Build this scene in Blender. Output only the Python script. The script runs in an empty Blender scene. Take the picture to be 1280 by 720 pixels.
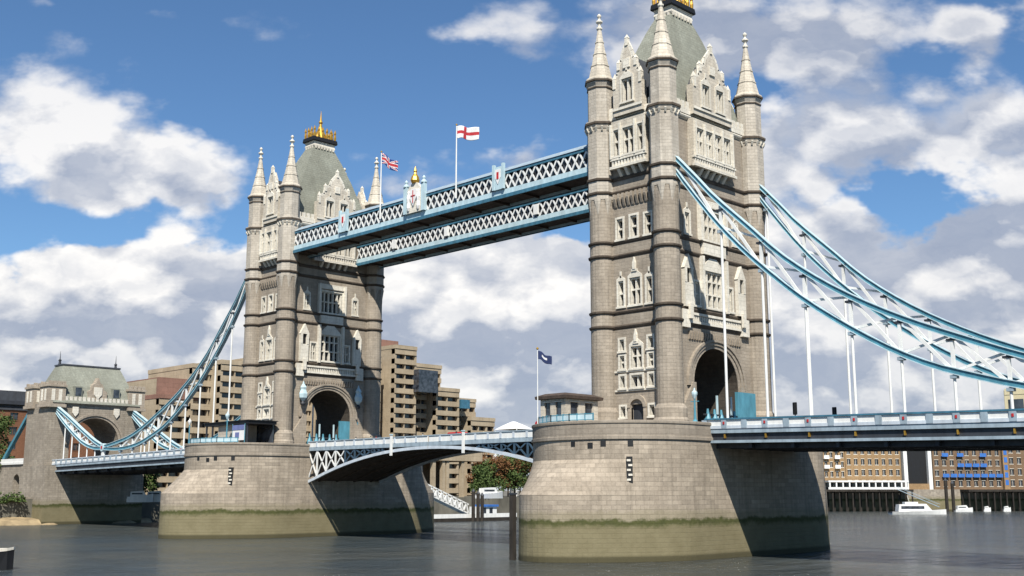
import bpy, bmesh, math, random
from mathutils import Vector, Matrix
R = math.radians
random.seed(7)
SC = bpy.context.scene
COL = SC.collection

# ------------------------------------------------------------------ camera, sun, sky, exposure
CAM = Vector((85.54, -115.59, 7.07))
YAW, PITCH, FPX = -0.790, 0.180, 1390.0
cd = bpy.data.cameras.new('camera')
cam = bpy.data.objects.new('camera', cd); COL.objects.link(cam)
cam.location = CAM
cam.rotation_euler = (R(90) + PITCH, 0, -YAW)
cd.sensor_width = 36; cd.lens = FPX / 1280 * 36
cd.clip_start = 0.5; cd.clip_end = 20000
SC.camera = cam

SUN_DIR = Vector((1.0, -0.95, 1.62)).normalized()          # towards the sun
EL = math.asin(SUN_DIR.z); AZ = math.atan2(SUN_DIR.x, SUN_DIR.y)
sl = bpy.data.lights.new('sun', 'SUN'); sl.energy = 5.0; sl.angle = R(0.5); sl.color = (1.0, 0.95, 0.86)
sun = bpy.data.objects.new('sun', sl); COL.objects.link(sun)
sun.rotation_euler = SUN_DIR.to_track_quat('Z', 'Y').to_euler()
SC.view_settings.view_transform = 'Standard'; SC.view_settings.look = 'None'
SC.view_settings.gamma = 1; SC.view_settings.exposure = 0.76
SC.view_settings.use_curve_mapping = False

class NT:                                                   # small node helper
    def __init__(s, tree): s.t = tree; s.n = tree.nodes; s.l = tree.links
    def node(s, typ, **kw):
        n = s.n.new(typ)
        for k, v in kw.items(): setattr(n, k, v)
        return n
    def put(s, sock, v):
        if hasattr(v, 'is_linked') or isinstance(v, bpy.types.NodeSocket): s.l.new(v, sock)
        else: sock.default_value = v
    def math(s, op, a, b=0.0, c=None, clamp=False):
        n = s.node('ShaderNodeMath', operation=op); n.use_clamp = clamp
        s.put(n.inputs[0], a); s.put(n.inputs[1], b)
        if c is not None: s.put(n.inputs[2], c)
        return n.outputs[0]
    def vm(s, op, a, b=(0, 0, 0)):
        n = s.node('ShaderNodeVectorMath', operation=op)
        s.put(n.inputs[0], a); s.put(n.inputs[1], b)
        return n.outputs['Value'] if op == 'DOT_PRODUCT' else n.outputs[0]
    def comb(s, x, y, z):
        n = s.node('ShaderNodeCombineXYZ'); s.put(n.inputs[0], x); s.put(n.inputs[1], y); s.put(n.inputs[2], z)
        return n.outputs[0]
    def sep(s, v):
        n = s.node('ShaderNodeSeparateXYZ'); s.put(n.inputs[0], v); return n.outputs
    def noise(s, v, scale, detail=4, rough=0.5, dist=0.0):
        n = s.node('ShaderNodeTexNoise'); s.put(n.inputs['Vector'], v)
        n.inputs['Scale'].default_value = scale; n.inputs['Detail'].default_value = detail
        n.inputs['Roughness'].default_value = rough; n.inputs['Distortion'].default_value = dist
        return n.outputs['Fac']
    def mix(s, f, a, b, blend='MIX'):
        n = s.node('ShaderNodeMix', data_type='RGBA', blend_type=blend)
        s.put(n.inputs[0], f); s.put(n.inputs[6], a); s.put(n.inputs[7], b)
        return n.outputs[2]
    def rng(s, v, a, b, c=0.0, d=1.0, smooth=False):
        n = s.node('ShaderNodeMapRange'); n.clamp = True
        if smooth: n.interpolation_type = 'SMOOTHSTEP'
        s.put(n.inputs[0], v)
        for i, x in enumerate((a, b, c, d)): s.put(n.inputs[1 + i], x)
        return n.outputs[0]
def c4(c): return (c[0], c[1], c[2], 1.0)

def px_ray(px, py):
    fw = Vector((math.sin(YAW) * math.cos(PITCH), math.cos(YAW) * math.cos(PITCH), math.sin(PITCH)))
    rt = Vector((math.cos(YAW), -math.sin(YAW), 0)); up = rt.cross(fw)
    return fw + rt * ((px - 640) / FPX) - up * ((py - 360) / FPX)
def at(px, py, ax, val):                                    # point of the place seen at a pixel, on a plane of known distance
    d = px_ray(px, py); t = (val - CAM[ax]) / d[ax]
    return CAM + d * t

# ---- sky with clouds: functions of the direction only
w = bpy.data.worlds.new('World'); SC.world = w; w.use_nodes = True
w.cycles.sampling_method = 'MANUAL'; w.cycles.sample_map_resolution = 256
w.node_tree.nodes.clear(); N = NT(w.node_tree)
sky = N.node('ShaderNodeTexSky', sky_type='NISHITA'); sky.sun_disc = False
sky.sun_elevation = EL; sky.sun_rotation = AZ; sky.altitude = 0; sky.air_density = 1.0; sky.dust_density = 0.1; sky.ozone_density = 3.0
D = N.node('ShaderNodeTexCoord').outputs['Generated']
FH = Vector((math.sin(YAW), math.cos(YAW), 0)); RH = Vector((math.cos(YAW), -math.sin(YAW), 0))
a_ = N.math('MAXIMUM', N.vm('DOT_PRODUCT', D, FH), 0.12)
u0_ = N.math('DIVIDE', N.vm('DOT_PRODUCT', D, RH), a_)
dz = N.sep(D)[2]
w0_ = N.math('DIVIDE', N.math('MAXIMUM', dz, 0.0), a_)
def signed(v, k): return N.math('MULTIPLY', N.math('SUBTRACT', v, 0.5), k)
wv = N.comb(u0_, N.math('MULTIPLY', w0_, 1.5), 0.0)
wv2 = N.comb(u0_, N.math('MULTIPLY', w0_, 1.5), 5.7)
u_ = N.math('ADD', u0_, signed(N.noise(wv, 7.0, 5, 0.6), 0.22))
w_ = N.math('ADD', w0_, signed(N.noise(wv2, 7.0, 5, 0.6), 0.12))
def uw(px, py):
    d = px_ray(px, py); a = d.dot(FH); return d.dot(RH) / a, d.z / a
BLOBS = [  # px, py, rx, ry, weight
    (40, 140, 130, 62, .62), (185, 206, 165, 42, .68), (130, 12, 120, 14, .20), (90, 60, 60, 22, .12),
    (165, 365, 160, 66, .70), (60, 450, 160, 60, .45), (250, 390, 120, 60, .45),
    (590, 42, 60, 34, .34), (655, 72, 30, 14, .25), (640, 205, 120, 26, .34), (540, 240, 120, 20, .22),
    (620, 395, 190, 95, .66), (540, 330, 80, 50, .25), (700, 470, 200, 80, .45),
    (980, 45, 230, 62, .60), (840, 25, 120, 50, .34), (1230, 150, 120, 60, .52), (1010, 180, 130, 60, .48),
    (1080, 330, 240, 110, .50), (1250, 330, 130, 110, .40), (1255, 35, 60, 30, .42), (1050, 470, 300, 100, .45),
    (1140, 240, 75, 42, -.78), (1170, 75, 80, 32, -.45), (935, 118, 50, 26, -.55), (720, 290, 34, 26, -.5),
    (470, 130, 200, 90, -.35), (330, 300, 90, 40, -.25)]
dens = None
for (px, py, rx, ry, wt) in BLOBS:
    u0, w0 = uw(px, py)
    du = N.math('MULTIPLY', N.math('SUBTRACT', u_, u0), FPX / rx)
    dw = N.math('MULTIPLY', N.math('SUBTRACT', w_, w0), FPX / ry)
    q = N.math('ADD', N.math('MULTIPLY', du, du), N.math('MULTIPLY', dw, dw))
    g = N.math('MULTIPLY', N.math('POWER', 2.71828, N.math('MULTIPLY', q, -0.8)), wt)
    dens = g if dens is None else N.math('ADD', dens, g)
low = N.rng(w_, 0.05, 0.20, 0.28, 0.0)
cover = N.math('ADD', dens, low)
def vor(v, sc):
    n = N.node('ShaderNodeTexVoronoi', feature='F1'); N.put(n.inputs['Vector'], v)
    n.inputs['Scale'].default_value = sc
    return n.outputs['Distance']
def puff(du, dw):
    uu = N.math('ADD', u0_, du); ww = N.math('MULTIPLY', N.math('ADD', w0_, dw), 1.6)
    v = N.comb(uu, ww, 0.37)
    wx = N.math('ADD', uu, signed(N.noise(v, 14.0, 4, 0.6), 0.06))
    v2 = N.comb(wx, ww, 0.37)
    big = N.noise(v, 5.0, 3, 0.5, 0.2)
    b1 = N.math('SUBTRACT', 0.75, vor(v2, 11.0)); b2 = N.math('SUBTRACT', 0.75, vor(v2, 27.0))
    fine = N.noise(v, 30.0, 7, 0.62)
    t = N.math('ADD', N.math('MULTIPLY', big, 0.62), N.math('MULTIPLY', b1, 0.42))
    t = N.math('ADD', t, N.math('MULTIPLY', b2, 0.21))
    return N.math('ADD', t, N.math('MULTIPLY', fine, 0.24))
f0 = N.math('ADD', puff(0, 0), cover)
f1 = N.math('ADD', puff(-0.012, 0.030), cover)
wisp = N.rng(w0_, 0.19, 0.36)
alpha = N.math('MULTIPLY', N.rng(f0, 0.71, N.math('ADD', 0.86, N.math('MULTIPLY', wisp, 0.26)), 0.0, 1.0, True), N.math('SUBTRACT', 1.0, N.math('MULTIPLY', wisp, 0.12)))
relief = N.math('SUBTRACT', f0, f1)
lit = N.rng(relief, -0.10, 0.12)
core = N.rng(f0, 0.88, 1.35, 0.0, 1.0)
tone_n = N.noise(N.comb(u_, N.math('MULTIPLY', w_, 2.8), 3.1), 7.0, 4, 0.55)
grey = N.math('MULTIPLY', core, N.rng(tone_n, 0.40, 0.60, 0.15, 1.0), clamp=True)
bright = N.math('SUBTRACT', N.math('ADD', N.math('MULTIPLY', lit, 0.70), 0.34), N.math('MULTIPLY', grey, 0.50), clamp=True)
SHADE = [(1010, 45, 230, 62, -.34), (1090, 215, 90, 60, -.16), (1050, 480, 260, 60, -.30), (1230, 300, 110, 60, -.24), (120, 440, 170, 50, -.22), (700, 470, 120, 30, -.12),
         (190, 345, 130, 40, .26), (650, 335, 130, 40, .24), (1225, 125, 80, 34, .24), (1000, 165, 60, 50, .22), (1240, 385, 60, 40, .22), (990, 430, 70, 40, .12), (60, 140, 120, 60, .24), (120, 175, 120, 55, .26)]
for (px, py, rx, ry, wt) in SHADE:
    u0, w0 = uw(px, py)
    du = N.math('MULTIPLY', N.math('SUBTRACT', u_, u0), FPX / rx); dw = N.math('MULTIPLY', N.math('SUBTRACT', w_, w0), FPX / ry)
    q = N.math('ADD', N.math('MULTIPLY', du, du), N.math('MULTIPLY', dw, dw))
    bright = N.math('ADD', bright, N.math('MULTIPLY', N.math('POWER', 2.71828, N.math('MULTIPLY', q, -0.8)), wt))
soft = N.noise(N.comb(u_, N.math('MULTIPLY', w_, 2.0), 8.3), 15.0, 6, 0.6)
bright = N.math('ADD', bright, signed(soft, 0.42))
bright = N.math('MAXIMUM', bright, N.math('MULTIPLY', soft, 0.34), clamp=True)
ccol = N.mix(bright, c4((0.265, 0.315, 0.43)), c4((0.97, 0.94, 0.90)))
BGS = 0.050
cl = N.mix(1.0, ccol, c4((0.66 / BGS,) * 3), 'MULTIPLY')
skc = N.mix(1.0, sky.outputs[0], c4((0.95, 1.22, 1.42)), 'MULTIPLY')
colr = N.mix(N.math('MULTIPLY', alpha, 0.94), skc, cl)
bg = N.node('ShaderNodeBackground'); bg.inputs[1].default_value = BGS
N.l.new(colr, bg.inputs[0])
wo = N.node('ShaderNodeOutputWorld'); N.l.new(bg.outputs[0], wo.inputs[0])

# ------------------------------------------------------------------ materials
def principled(name, col, rough=0.7, metal=0.0, spec=0.4):
    m = bpy.data.materials.new(name); m.use_nodes = True
    b = m.node_tree.nodes['Principled BSDF']
    b.inputs['Base Color'].default_value = c4(col); b.inputs['Roughness'].default_value = rough
    b.inputs['Metallic'].default_value = metal; b.inputs['Specular IOR Level'].default_value = spec
    return m, NT(m.node_tree), b
def paint(name, col, rough=0.45, var=0.18, scale=1.2, metal=0.0):
    col = tuple(x * 0.80 for x in col)
    m, n, b = principled(name, col, rough, metal)
    o = n.node('ShaderNodeTexCoord').outputs['Object']
    s = n.sep(o)
    f = n.noise(n.comb(s[0], s[1], n.math('MULTIPLY', s[2], 0.4)), scale, 6, 0.65)
    dk = tuple(x * (1 - 2.2 * var) for x in col); lt = tuple(min(1, x * (1 + var)) for x in col)
    n.l.new(n.mix(n.rng(f, 0.3, 0.7), c4(dk), c4(lt)), b.inputs['Base Color'])
    n.l.new(n.rng(f, 0.3, 0.7, rough + .15, rough - .05), b.inputs['Roughness'])
    return m
def stone(name, col, bw=1.1, bh=0.45, dirt=0.5, mortar=0.6, var=0.22, tide=False, wet=None):
    col = tuple(x * 0.74 for x in col)
    m, n, b = principled(name, col, 0.88, 0, 0.25)
    geo = n.node('ShaderNodeNewGeometry'); P = geo.outputs['Position']
    s = n.sep(P)
    uvv = n.comb(n.math('ADD', s[0], s[1]), s[2], 0.0)
    br = n.node('ShaderNodeTexBrick'); n.l.new(uvv, br.inputs['Vector'])
    br.inputs['Scale'].default_value = 1.0; br.inputs['Brick Width'].default_value = bw; br.inputs['Row Height'].default_value = bh
    br.inputs['Mortar Size'].default_value = 0.022; br.inputs['Mortar Smooth'].default_value = 0.3; br.inputs['Bias'].default_value = 0.0
    br.inputs['Color1'].default_value = c4(tuple(x * (1 - var) for x in col))
    br.inputs['Color2'].default_value = c4(tuple(min(1, x * (1 + var)) for x in col))
    br.inputs['Mortar'].default_value = c4(tuple(x * mortar for x in col))
    base = br.outputs['Color']
    blotch = n.noise(P, 0.22, 6, 0.62)
    base = n.mix(n.rng(blotch, 0.36, 0.66, 0.0, 0.72), base, c4((col[0] * .62, col[1] * .60, col[2] * .58)))
    streak = n.noise(n.comb(n.math('MULTIPLY', s[0], 1.6), n.math('MULTIPLY', s[1], 1.6), n.math('MULTIPLY', s[2], 0.14)), 1.0, 5, 0.6)
    base = n.mix(n.rng(streak, 0.46, 0.72, 0.0, dirt), base, c4((col[0] * .36, col[1] * .35, col[2] * .34)))
    grain = n.noise(P, 3.5, 5, 0.7)
    base = n.mix(n.rng(grain, 0.3, 0.7, 0.0, 0.35), base, c4(tuple(min(1, x * 1.30) for x in col)))
    if tide:
        wob = n.math('ADD', n.math('MULTIPLY', n.noise(P, 0.35, 5, 0.65), 1.3), -0.65)
        zz = n.math('ADD', n.math('ADD', s[2], wob), n.math('MULTIPLY', n.math('SUBTRACT', n.noise(P, 2.2, 4, 0.7), 0.5), 0.7))
        slime = n.mix(n.noise(P, 0.6, 5, 0.6), c4((0.115, 0.098, 0.052)), c4((0.20, 0.175, 0.105)))
        weed = n.mix(n.noise(P, 1.6, 5, 0.6), c4((0.028, 0.036, 0.012)), c4((0.085, 0.085, 0.028)))
        base = n.mix(n.rng(zz, 5.2, 4.5, 0, .45, True), base, c4((0.17, 0.15, 0.085)))
        base = n.mix(n.rng(zz, 4.15, 3.75, 0, 1, True), base, weed)
        base = n.mix(n.rng(zz, 3.65, 2.9, 0, 1, True), base, slime)
        base = n.mix(n.rng(s[2], 0.35, -0.1, 0, .85, True), base, c4((0.045, 0.04, 0.02)))
    n.l.new(base, b.inputs['Base Color'])
    bp = n.node('ShaderNodeBump'); bp.inputs['Strength'].default_value = 0.6; bp.inputs['Distance'].default_value = 0.06
    h = n.math('ADD', n.math('MULTIPLY', br.outputs['Fac'], -0.8), n.math('MULTIPLY', grain, 0.9))
    n.l.new(h, bp.inputs['Height']); n.l.new(bp.outputs[0], b.inputs['Normal'])
    return m
M = {}
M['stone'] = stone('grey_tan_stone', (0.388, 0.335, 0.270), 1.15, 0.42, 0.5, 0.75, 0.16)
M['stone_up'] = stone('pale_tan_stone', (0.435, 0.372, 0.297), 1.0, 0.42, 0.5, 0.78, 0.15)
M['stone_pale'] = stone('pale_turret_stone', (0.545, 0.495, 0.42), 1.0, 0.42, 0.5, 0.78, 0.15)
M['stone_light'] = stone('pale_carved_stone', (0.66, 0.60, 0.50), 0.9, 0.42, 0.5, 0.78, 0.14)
M['trim'] = stone('portland_stone', (0.82, 0.775, 0.67), 0.9, 0.6, 0.35, 0.8, 0.08)
M['band'] = stone('shade_dark_moulding_stone', (0.125, 0.10, 0.078), 1.4, 0.6, 0.7)  # shadow below the mouldings put into their own dark colour
M['granite'] = stone('pier_granite', (0.405, 0.345, 0.272), 1.5, 0.5, 0.65, 0.62, 0.26, tide=True)
M['granite_up'] = stone('parapet_granite', (0.335, 0.29, 0.235), 1.8, 0.6, 0.5, 0.7, 0.16)
M['abut'] = stone('abutment_stone', (0.36, 0.315, 0.255), 1.3, 0.5, 0.6, tide=True)
M['vault_shade'] = stone('shade_dark_vault_stone', (0.085, 0.072, 0.058), 1.1, 0.45, 0.5)  # shade inside the carriage arch put into the stone colour
M['brick'] = stone('orange_brick', (0.25, 0.12, 0.068), 0.5, 0.2, 0.3)
M['brick_tan'] = stone('stock_brick', (0.40, 0.265, 0.14), 0.5, 0.2, 0.3)
M['brick_dark'] = stone('brown_brick', (0.25, 0.165, 0.10), 0.5, 0.2, 0.3)
M['hotel'] = stone('beige_concrete', (0.46, 0.375, 0.262), 3.0, 1.5, 0.3, 0.85, 0.06)
M['hotel_red'] = stone('reddish_brown_cladding', (0.30, 0.165, 0.125), 2.0, 1.2, 0.3, 0.85, 0.08)
M['slate'] = stone('grey_green_slate', (0.285, 0.295, 0.245), 0.7, 0.42, 0.35, 0.75, 0.12)
M['darkroof'] = paint('dark_sheet_roof', (0.06, 0.065, 0.075), 0.5)
M['blue'] = paint('bridge_blue_paint', (0.085, 0.27, 0.355), 0.4, 0.14)
M['palegrey'] = paint('pale_grey_blue_paint', (0.56, 0.62, 0.68), 0.4, 0.10)
M['slateblue'] = paint('dark_slate_blue_paint', (0.045, 0.085, 0.13), 0.5, 0.2)  # dark slate blue coat of the bascule braces
M['deepblue'] = paint('deep_blue_paint', (0.055, 0.17, 0.25), 0.45, 0.2)
M['pale'] = paint('pale_blue_paint', (0.50, 0.65, 0.70), 0.4, 0.10)
M['white'] = paint('white_paint', (0.80, 0.80, 0.77), 0.4, 0.07)
M['greyblue'] = paint('grey_blue_paint', (0.33, 0.41, 0.47), 0.45, 0.15)
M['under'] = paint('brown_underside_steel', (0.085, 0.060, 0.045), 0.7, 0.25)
M['darksteel'] = paint('dark_steel', (0.035, 0.04, 0.05), 0.55, 0.2)
M['gold'] = paint('gilded_metal', (0.62, 0.36, 0.06), 0.35, 0.2, metal=0.6)
M['black'] = paint('black_paint', (0.012, 0.012, 0.013), 0.5, 0.2)
M['red'] = paint('red_paint', (0.50, 0.025, 0.025), 0.4, 0.1)
M['brightblue'] = paint('bright_blue_paint', (0.05, 0.17, 0.50), 0.4, 0.12)
M['lavender'] = paint('lavender_blue_print', (0.16, 0.19, 0.40), 0.7, 0.1)
M['navy'] = paint('navy_cloth', (0.02, 0.035, 0.11), 0.8, 0.1)
M['wcloth'] = paint('white_cloth', (0.78, 0.77, 0.76), 0.8, 0.05)
M['rcloth'] = paint('red_cloth', (0.48, 0.03, 0.04), 0.8, 0.08)
M['bcloth'] = paint('blue_cloth', (0.025, 0.045, 0.20), 0.8, 0.08)
M['cream'] = paint('cream_paint', (0.72, 0.64, 0.42), 0.4, 0.06)
M['tarmac'] = paint('tarmac', (0.055, 0.055, 0.058), 0.9, 0.15)
M['timber'] = paint('tarred_timber', (0.032, 0.026, 0.020), 0.85, 0.3)
M['sand'] = paint('foreshore_sand', (0.34, 0.26, 0.15), 0.95, 0.25, 0.3)
M['grassy'] = paint('quay_ground', (0.16, 0.15, 0.12), 0.95, 0.25, 0.2)
M['bark'] = paint('bark', (0.07, 0.05, 0.035), 0.95, 0.2)
M['skin'] = paint('skin', (0.45, 0.28, 0.20), 0.6, 0.05)
def glassmat(name, col, rough=0.08):
    m, n, b = principled(name, col, rough, 0, 0.6)
    P = n.node('ShaderNodeNewGeometry').outputs['Position']
    f = n.noise(P, 0.9, 3, 0.5)
    n.l.new(n.mix(n.rng(f, 0.35, 0.65), c4(tuple(x * .5 for x in col)), c4(tuple(x * 1.8 for x in col))), b.inputs['Base Color'])
    return m
M['glass'] = glassmat('dark_window_glass', (0.030, 0.034, 0.042), 0.12)
def leafmat(name, c1, c2):
    m, n, b = principled(name, c1, 0.75, 0, 0.2)
    P = n.node('ShaderNodeNewGeometry').outputs['Position']
    f = n.noise(P, 0.9, 4, 0.6)
    n.l.new(n.mix(n.rng(f, 0.35, 0.65), c4(c1), c4(c2)), b.inputs['Base Color'])
    return m
M['leaf'] = leafmat('green_leaves', (0.030, 0.055, 0.014), (0.075, 0.105, 0.030))
M['leaf_rust'] = leafmat('rusty_leaves', (0.10, 0.045, 0.018), (0.17, 0.085, 0.035))
def watermat():
    m, n, b = principled('river_water', (0.040, 0.038, 0.026), 0.17, 0, 0.5)
    b.inputs['IOR'].default_value = 1.33
    P = n.node('ShaderNodeNewGeometry').outputs['Position']
    v = n.vm('MULTIPLY', P, (1.0, 0.62, 1.0))
    h1 = n.noise(v, 0.42, 5, 0.66, 0.5)
    h2 = n.noise(v, 0.085, 3, 0.55, 0.3)
    h3 = n.noise(v, 1.7, 4, 0.62, 0.3)
    calm = n.rng(n.noise(P, 0.022, 4, 0.6, 0.6), 0.40, 0.62, 0.45, 1.25)
    h = n.math('ADD', n.math('MULTIPLY', n.math('ADD', n.math('MULTIPLY', h1, 0.8), n.math('MULTIPLY', h3, 0.26)), calm), n.math('MULTIPLY', h2, 0.9))
    bp = n.node('ShaderNodeBump'); bp.inputs['Strength'].default_value = 1.0; bp.inputs['Distance'].default_value = 2.6
    n.l.new(h, bp.inputs['Height']); n.l.new(bp.outputs[0], b.inputs['Normal'])
    patch = n.noise(P, 0.03, 4, 0.6)
    n.l.new(n.mix(n.rng(patch, .4, .65), c4((0.038, 0.048, 0.052)), c4((0.062, 0.064, 0.056))), b.inputs['Base Color'])
    return m
M['water'] = watermat()

# ------------------------------------------------------------------ helpers
def wloc(o):
    v = Vector((0, 0, 0))
    while o is not None: v = v + o.location; o = o.parent
    return v
class MB:
    def __init__(s, T=None): s.v = []; s.f = []; s.m = []; s.T = T; s.cur = 0
    def add(s, vs, fs):
        o = len(s.v)
        if s.T: vs = [s.T(*v) for v in vs]
        s.v += [tuple(v) for v in vs]
        for f in fs: s.f.append([i + o for i in f]); s.m.append(s.cur)
        return s
    def box(s, x0, x1, y0, y1, z0, z1):
        vs = [(x0, y0, z0), (x1, y0, z0), (x1, y1, z0), (x0, y1, z0), (x0, y0, z1), (x1, y0, z1), (x1, y1, z1), (x0, y1, z1)]
        return s.add(vs, [(0, 3, 2, 1), (4, 5, 6, 7), (0, 1, 5, 4), (1, 2, 6, 5), (2, 3, 7, 6), (3, 0, 4, 7)])
    def hexa(s, lo, hi):                                    # two quads joined
        return s.add(list(lo) + list(hi), [(0, 3, 2, 1), (4, 5, 6, 7), (0, 1, 5, 4), (1, 2, 6, 5), (2, 3, 7, 6), (3, 0, 4, 7)])
    def bar(s, p, q, wd, ht, up=(0, 0, 1)):
        p = Vector(p); q = Vector(q); d = (q - p).normalized(); u = Vector(up)
        r = d.cross(u)
        if r.length < 1e-4: r = d.cross(Vector((1, 0, 0)))
        r.normalize(); u = r.cross(d)
        a = r * wd / 2; b = u * ht / 2
        return s.hexa([p - a - b, p + a - b, p + a + b, p - a + b], [q - a - b, q + a - b, q + a + b, q - a + b])
    def tube(s, p, q, r0, r1=None, n=8):
        r1 = r0 if r1 is None else r1
        p = Vector(p); q = Vector(q); d = (q - p).normalized(); e = d.cross(Vector((0, 0, 1)))
        if e.length < 1e-4: e = Vector((1, 0, 0))
        e.normalize(); g = d.cross(e)
        vs = []
        for c, r in ((p, r0), (q, r1)):
            for i in range(n):
                t = 2 * math.pi * i / n; vs.append(c + e * r * math.cos(t) + g * r * math.sin(t))
        fs = [(i, (i + 1) % n, n + (i + 1) % n, n + i) for i in range(n)] + [tuple(range(n))[::-1], tuple(range(n, 2 * n))]
        return s.add(vs, fs)
    def lathe(s, prof, n=8, cx=0, cy=0, ph=None):           # prof: (r, z)
        ph = math.pi / n if ph is None else ph
        vs = []
        for r, z in prof:
            for i in range(n):
                t = ph + 2 * math.pi * i / n; vs.append((cx + r * math.cos(t), cy + r * math.sin(t), z))
        k = len(prof); fs = []
        for j in range(k - 1):
            for i in range(n): fs.append((j * n + i, j * n + (i + 1) % n, (j + 1) * n + (i + 1) % n, (j + 1) * n + i))
        fs.append(tuple(range(n))[::-1]); fs.append(tuple(range((k - 1) * n, k * n)))
        return s.add(vs, fs)
    def prism(s, poly, f0, f1):                             # poly of 2-D points, f0/f1 map (a, b) to 3-D
        n = len(poly)
        return s.add([f0(*p) for p in poly] + [f1(*p) for p in poly],
                     [tuple(range(n))[::-1], tuple(range(n, 2 * n))] + [(i, (i + 1) % n, n + (i + 1) % n, n + i) for i in range(n)])
    def loft(s, rings, cap=True):
        n = len(rings[0]); vs = [p for r in rings for p in r]; fs = []
        for j in range(len(rings) - 1):
            for i in range(n): fs.append((j * n + i, j * n + (i + 1) % n, (j + 1) * n + (i + 1) % n, (j + 1) * n + i))
        if cap: fs += [tuple(range(n))[::-1], tuple(range((len(rings) - 1) * n, len(rings) * n))]
        return s.add(vs, fs)
    def build(s, name, mats, parent=None, smooth=False, bevel=0.0):
        me = bpy.data.meshes.new(name)
        o0 = wloc(parent) if parent else Vector((0, 0, 0))
        bm = bmesh.new()
        bv = [bm.verts.new(Vector(v) - o0) for v in s.v]
        mats = mats if isinstance(mats, (list, tuple)) else [mats]
        for f, mi in zip(s.f, s.m):
            try:
                bf = bm.faces.new([bv[i] for i in f]); bf.material_index = mi; bf.smooth = smooth
            except ValueError: pass
        bmesh.ops.recalc_face_normals(bm, faces=bm.faces[:])
        bm.to_mesh(me); bm.free()
        for m in mats: me.materials.append(M[m] if isinstance(m, str) else m)
        ob = bpy.data.objects.new(name, me); COL.objects.link(ob)
        if parent: ob.parent = parent
        if bevel:
            b = ob.modifiers.new('bevel', 'BEVEL'); b.width = bevel; b.segments = 2; b.limit_method = 'ANGLE'
        return ob
def tag(o, label=None, cat=None, group=None, kind=None):
    if label: o['label'] = label
    if cat: o['category'] = cat
    if group: o['group'] = group
    if kind: o['kind'] = kind
    return o
def thing(name, loc, label, cat, group=None):
    o = bpy.data.objects.new(name, None); COL.objects.link(o); o.location = loc; o.empty_display_size = 0.5
    return tag(o, label, cat, group)
def copy_tree(o, parent=None):
    c = o.copy(); COL.objects.link(c); c.parent = parent
    for ch in list(o.children): copy_tree(ch, c)
    return c
def lerp(a, b, t): return a + (b - a) * t
def interp(tab, x):
    if x <= tab[0][0]: return tab[0][1]
    for (a, b), (c, d) in zip(tab, tab[1:]):
        if x <= c: return lerp(b, d, (x - a) / (c - a))
    return tab[-1][1]

# ------------------------------------------------------------------ the setting: water, banks
D0 = 82.3
mb = MB(); mb.add([(-6000, -6000, -0.5), (6000, -6000, -0.5), (6000, 6000, -0.5), (-6000, 6000, -0.5)], [(0, 1, 2, 3)])
tag(mb.build('river_water', 'water'), 'grey brown river water with small ripples', kind='structure')
def land(name, pts, z0, z1, mat):
    m = MB(); m.prism(pts, lambda a, b: (a, b, z0), lambda a, b: (a, b, z1)); o = m.build(name, mat); o['kind'] = 'structure'; return o
land('bank_ground', [(-176, -500), (-174, 30), (-150, 60), (-140, 130), (-150, 200), (-132, 262), (-30, 398), (400, 960), (400, 3000), (-4000, 3000), (-4000, -500)], -2, 5.2, 'grassy')
land('south_bank_ground', [(90, -104), (400, -104), (400, 400), (90, 300)], -2, 5.0, 'grassy')
# foreshore on the left
mb = MB()
b0 = []; 
for i in range(26):
    y = -60 + i * 3.0
    ex = 6 + 2.5 * math.sin(i * 0.9) + 1.5 * math.sin(i * 2.3)
    b0.append((y, ex))
vs = []; fs = []
for i, (y, ex) in enumerate(b0):
    vs += [(-176, y, 1.2 + .3 * math.sin(i)), (-172 + ex * .3, y, 0.5 + .15 * math.sin(i * 1.7)), (-172 + ex * .6, y, -0.75)]
for i in range(len(b0) - 1):
    for k in (0, 1): fs.append((3 * i + k, 3 * i + k + 1, 3 * i + k + 4, 3 * i + k + 3))
mb.add(vs, fs)
tag(mb.build('foreshore', 'sand', smooth=True), 'sandy strip of river foreshore below the far bank', kind='structure')

# ------------------------------------------------------------------ bridge piers
def make_pier():
    root = thing('bridge_pier', (0, 0, -0.5), 'x', 'bridge pier', 'stone piers of the bridge')
    HX = 10.67
    def ring(z):
        # nose reach: rounded drum above, longer pointed cutwater below
        t = max(0.0, min(1.0, (z - 6.6) / (10.4 - 6.6)))
        ext = 4.8 * (1 - t); yc = 12.3
        batter = max(0.0, (7 - z)) * 0.018
        pts = []
        n = 44
        half = []
        for i in range(n + 1):
            th = math.pi * i / n                            # from +X side round the Y- nose to -X side
            c, s_ = math.cos(th), math.sin(th)
            x = HX * c; yy = max(0.0, s_)
            half.append((x + math.copysign(batter, c), -(yc + 10.67 * yy + ext * yy ** 4)))
        for x, y in half: pts.append((x, y, z))
        for x, y in half[::-1]: pts.append((x, -y, z))
        return pts
    m = MB(); m.loft([ring(z) for z in (-3, 0, 2, 4, 5.6, 6.6, 7.3, 8.0, 8.8, 9.6, 10.4, 12.6)])
    m.build('masonry', 'granite', root)
    def off(z, e): return [(x * (1 + e / 10.67), y * (1 + e / 22.7), z) for x, y, _ in ring(12.6)]
    m = MB(); m.loft([off(12.6, .0), off(12.62, .16), off(12.95, .16), off(13.0, 0.05), off(14.35, .05), off(14.37, .14), off(14.64, .14), off(14.66, .05), off(14.7, 0.02)])
    m.build('parapet', 'granite_up', root)
    return root
pier = make_pier()
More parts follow.
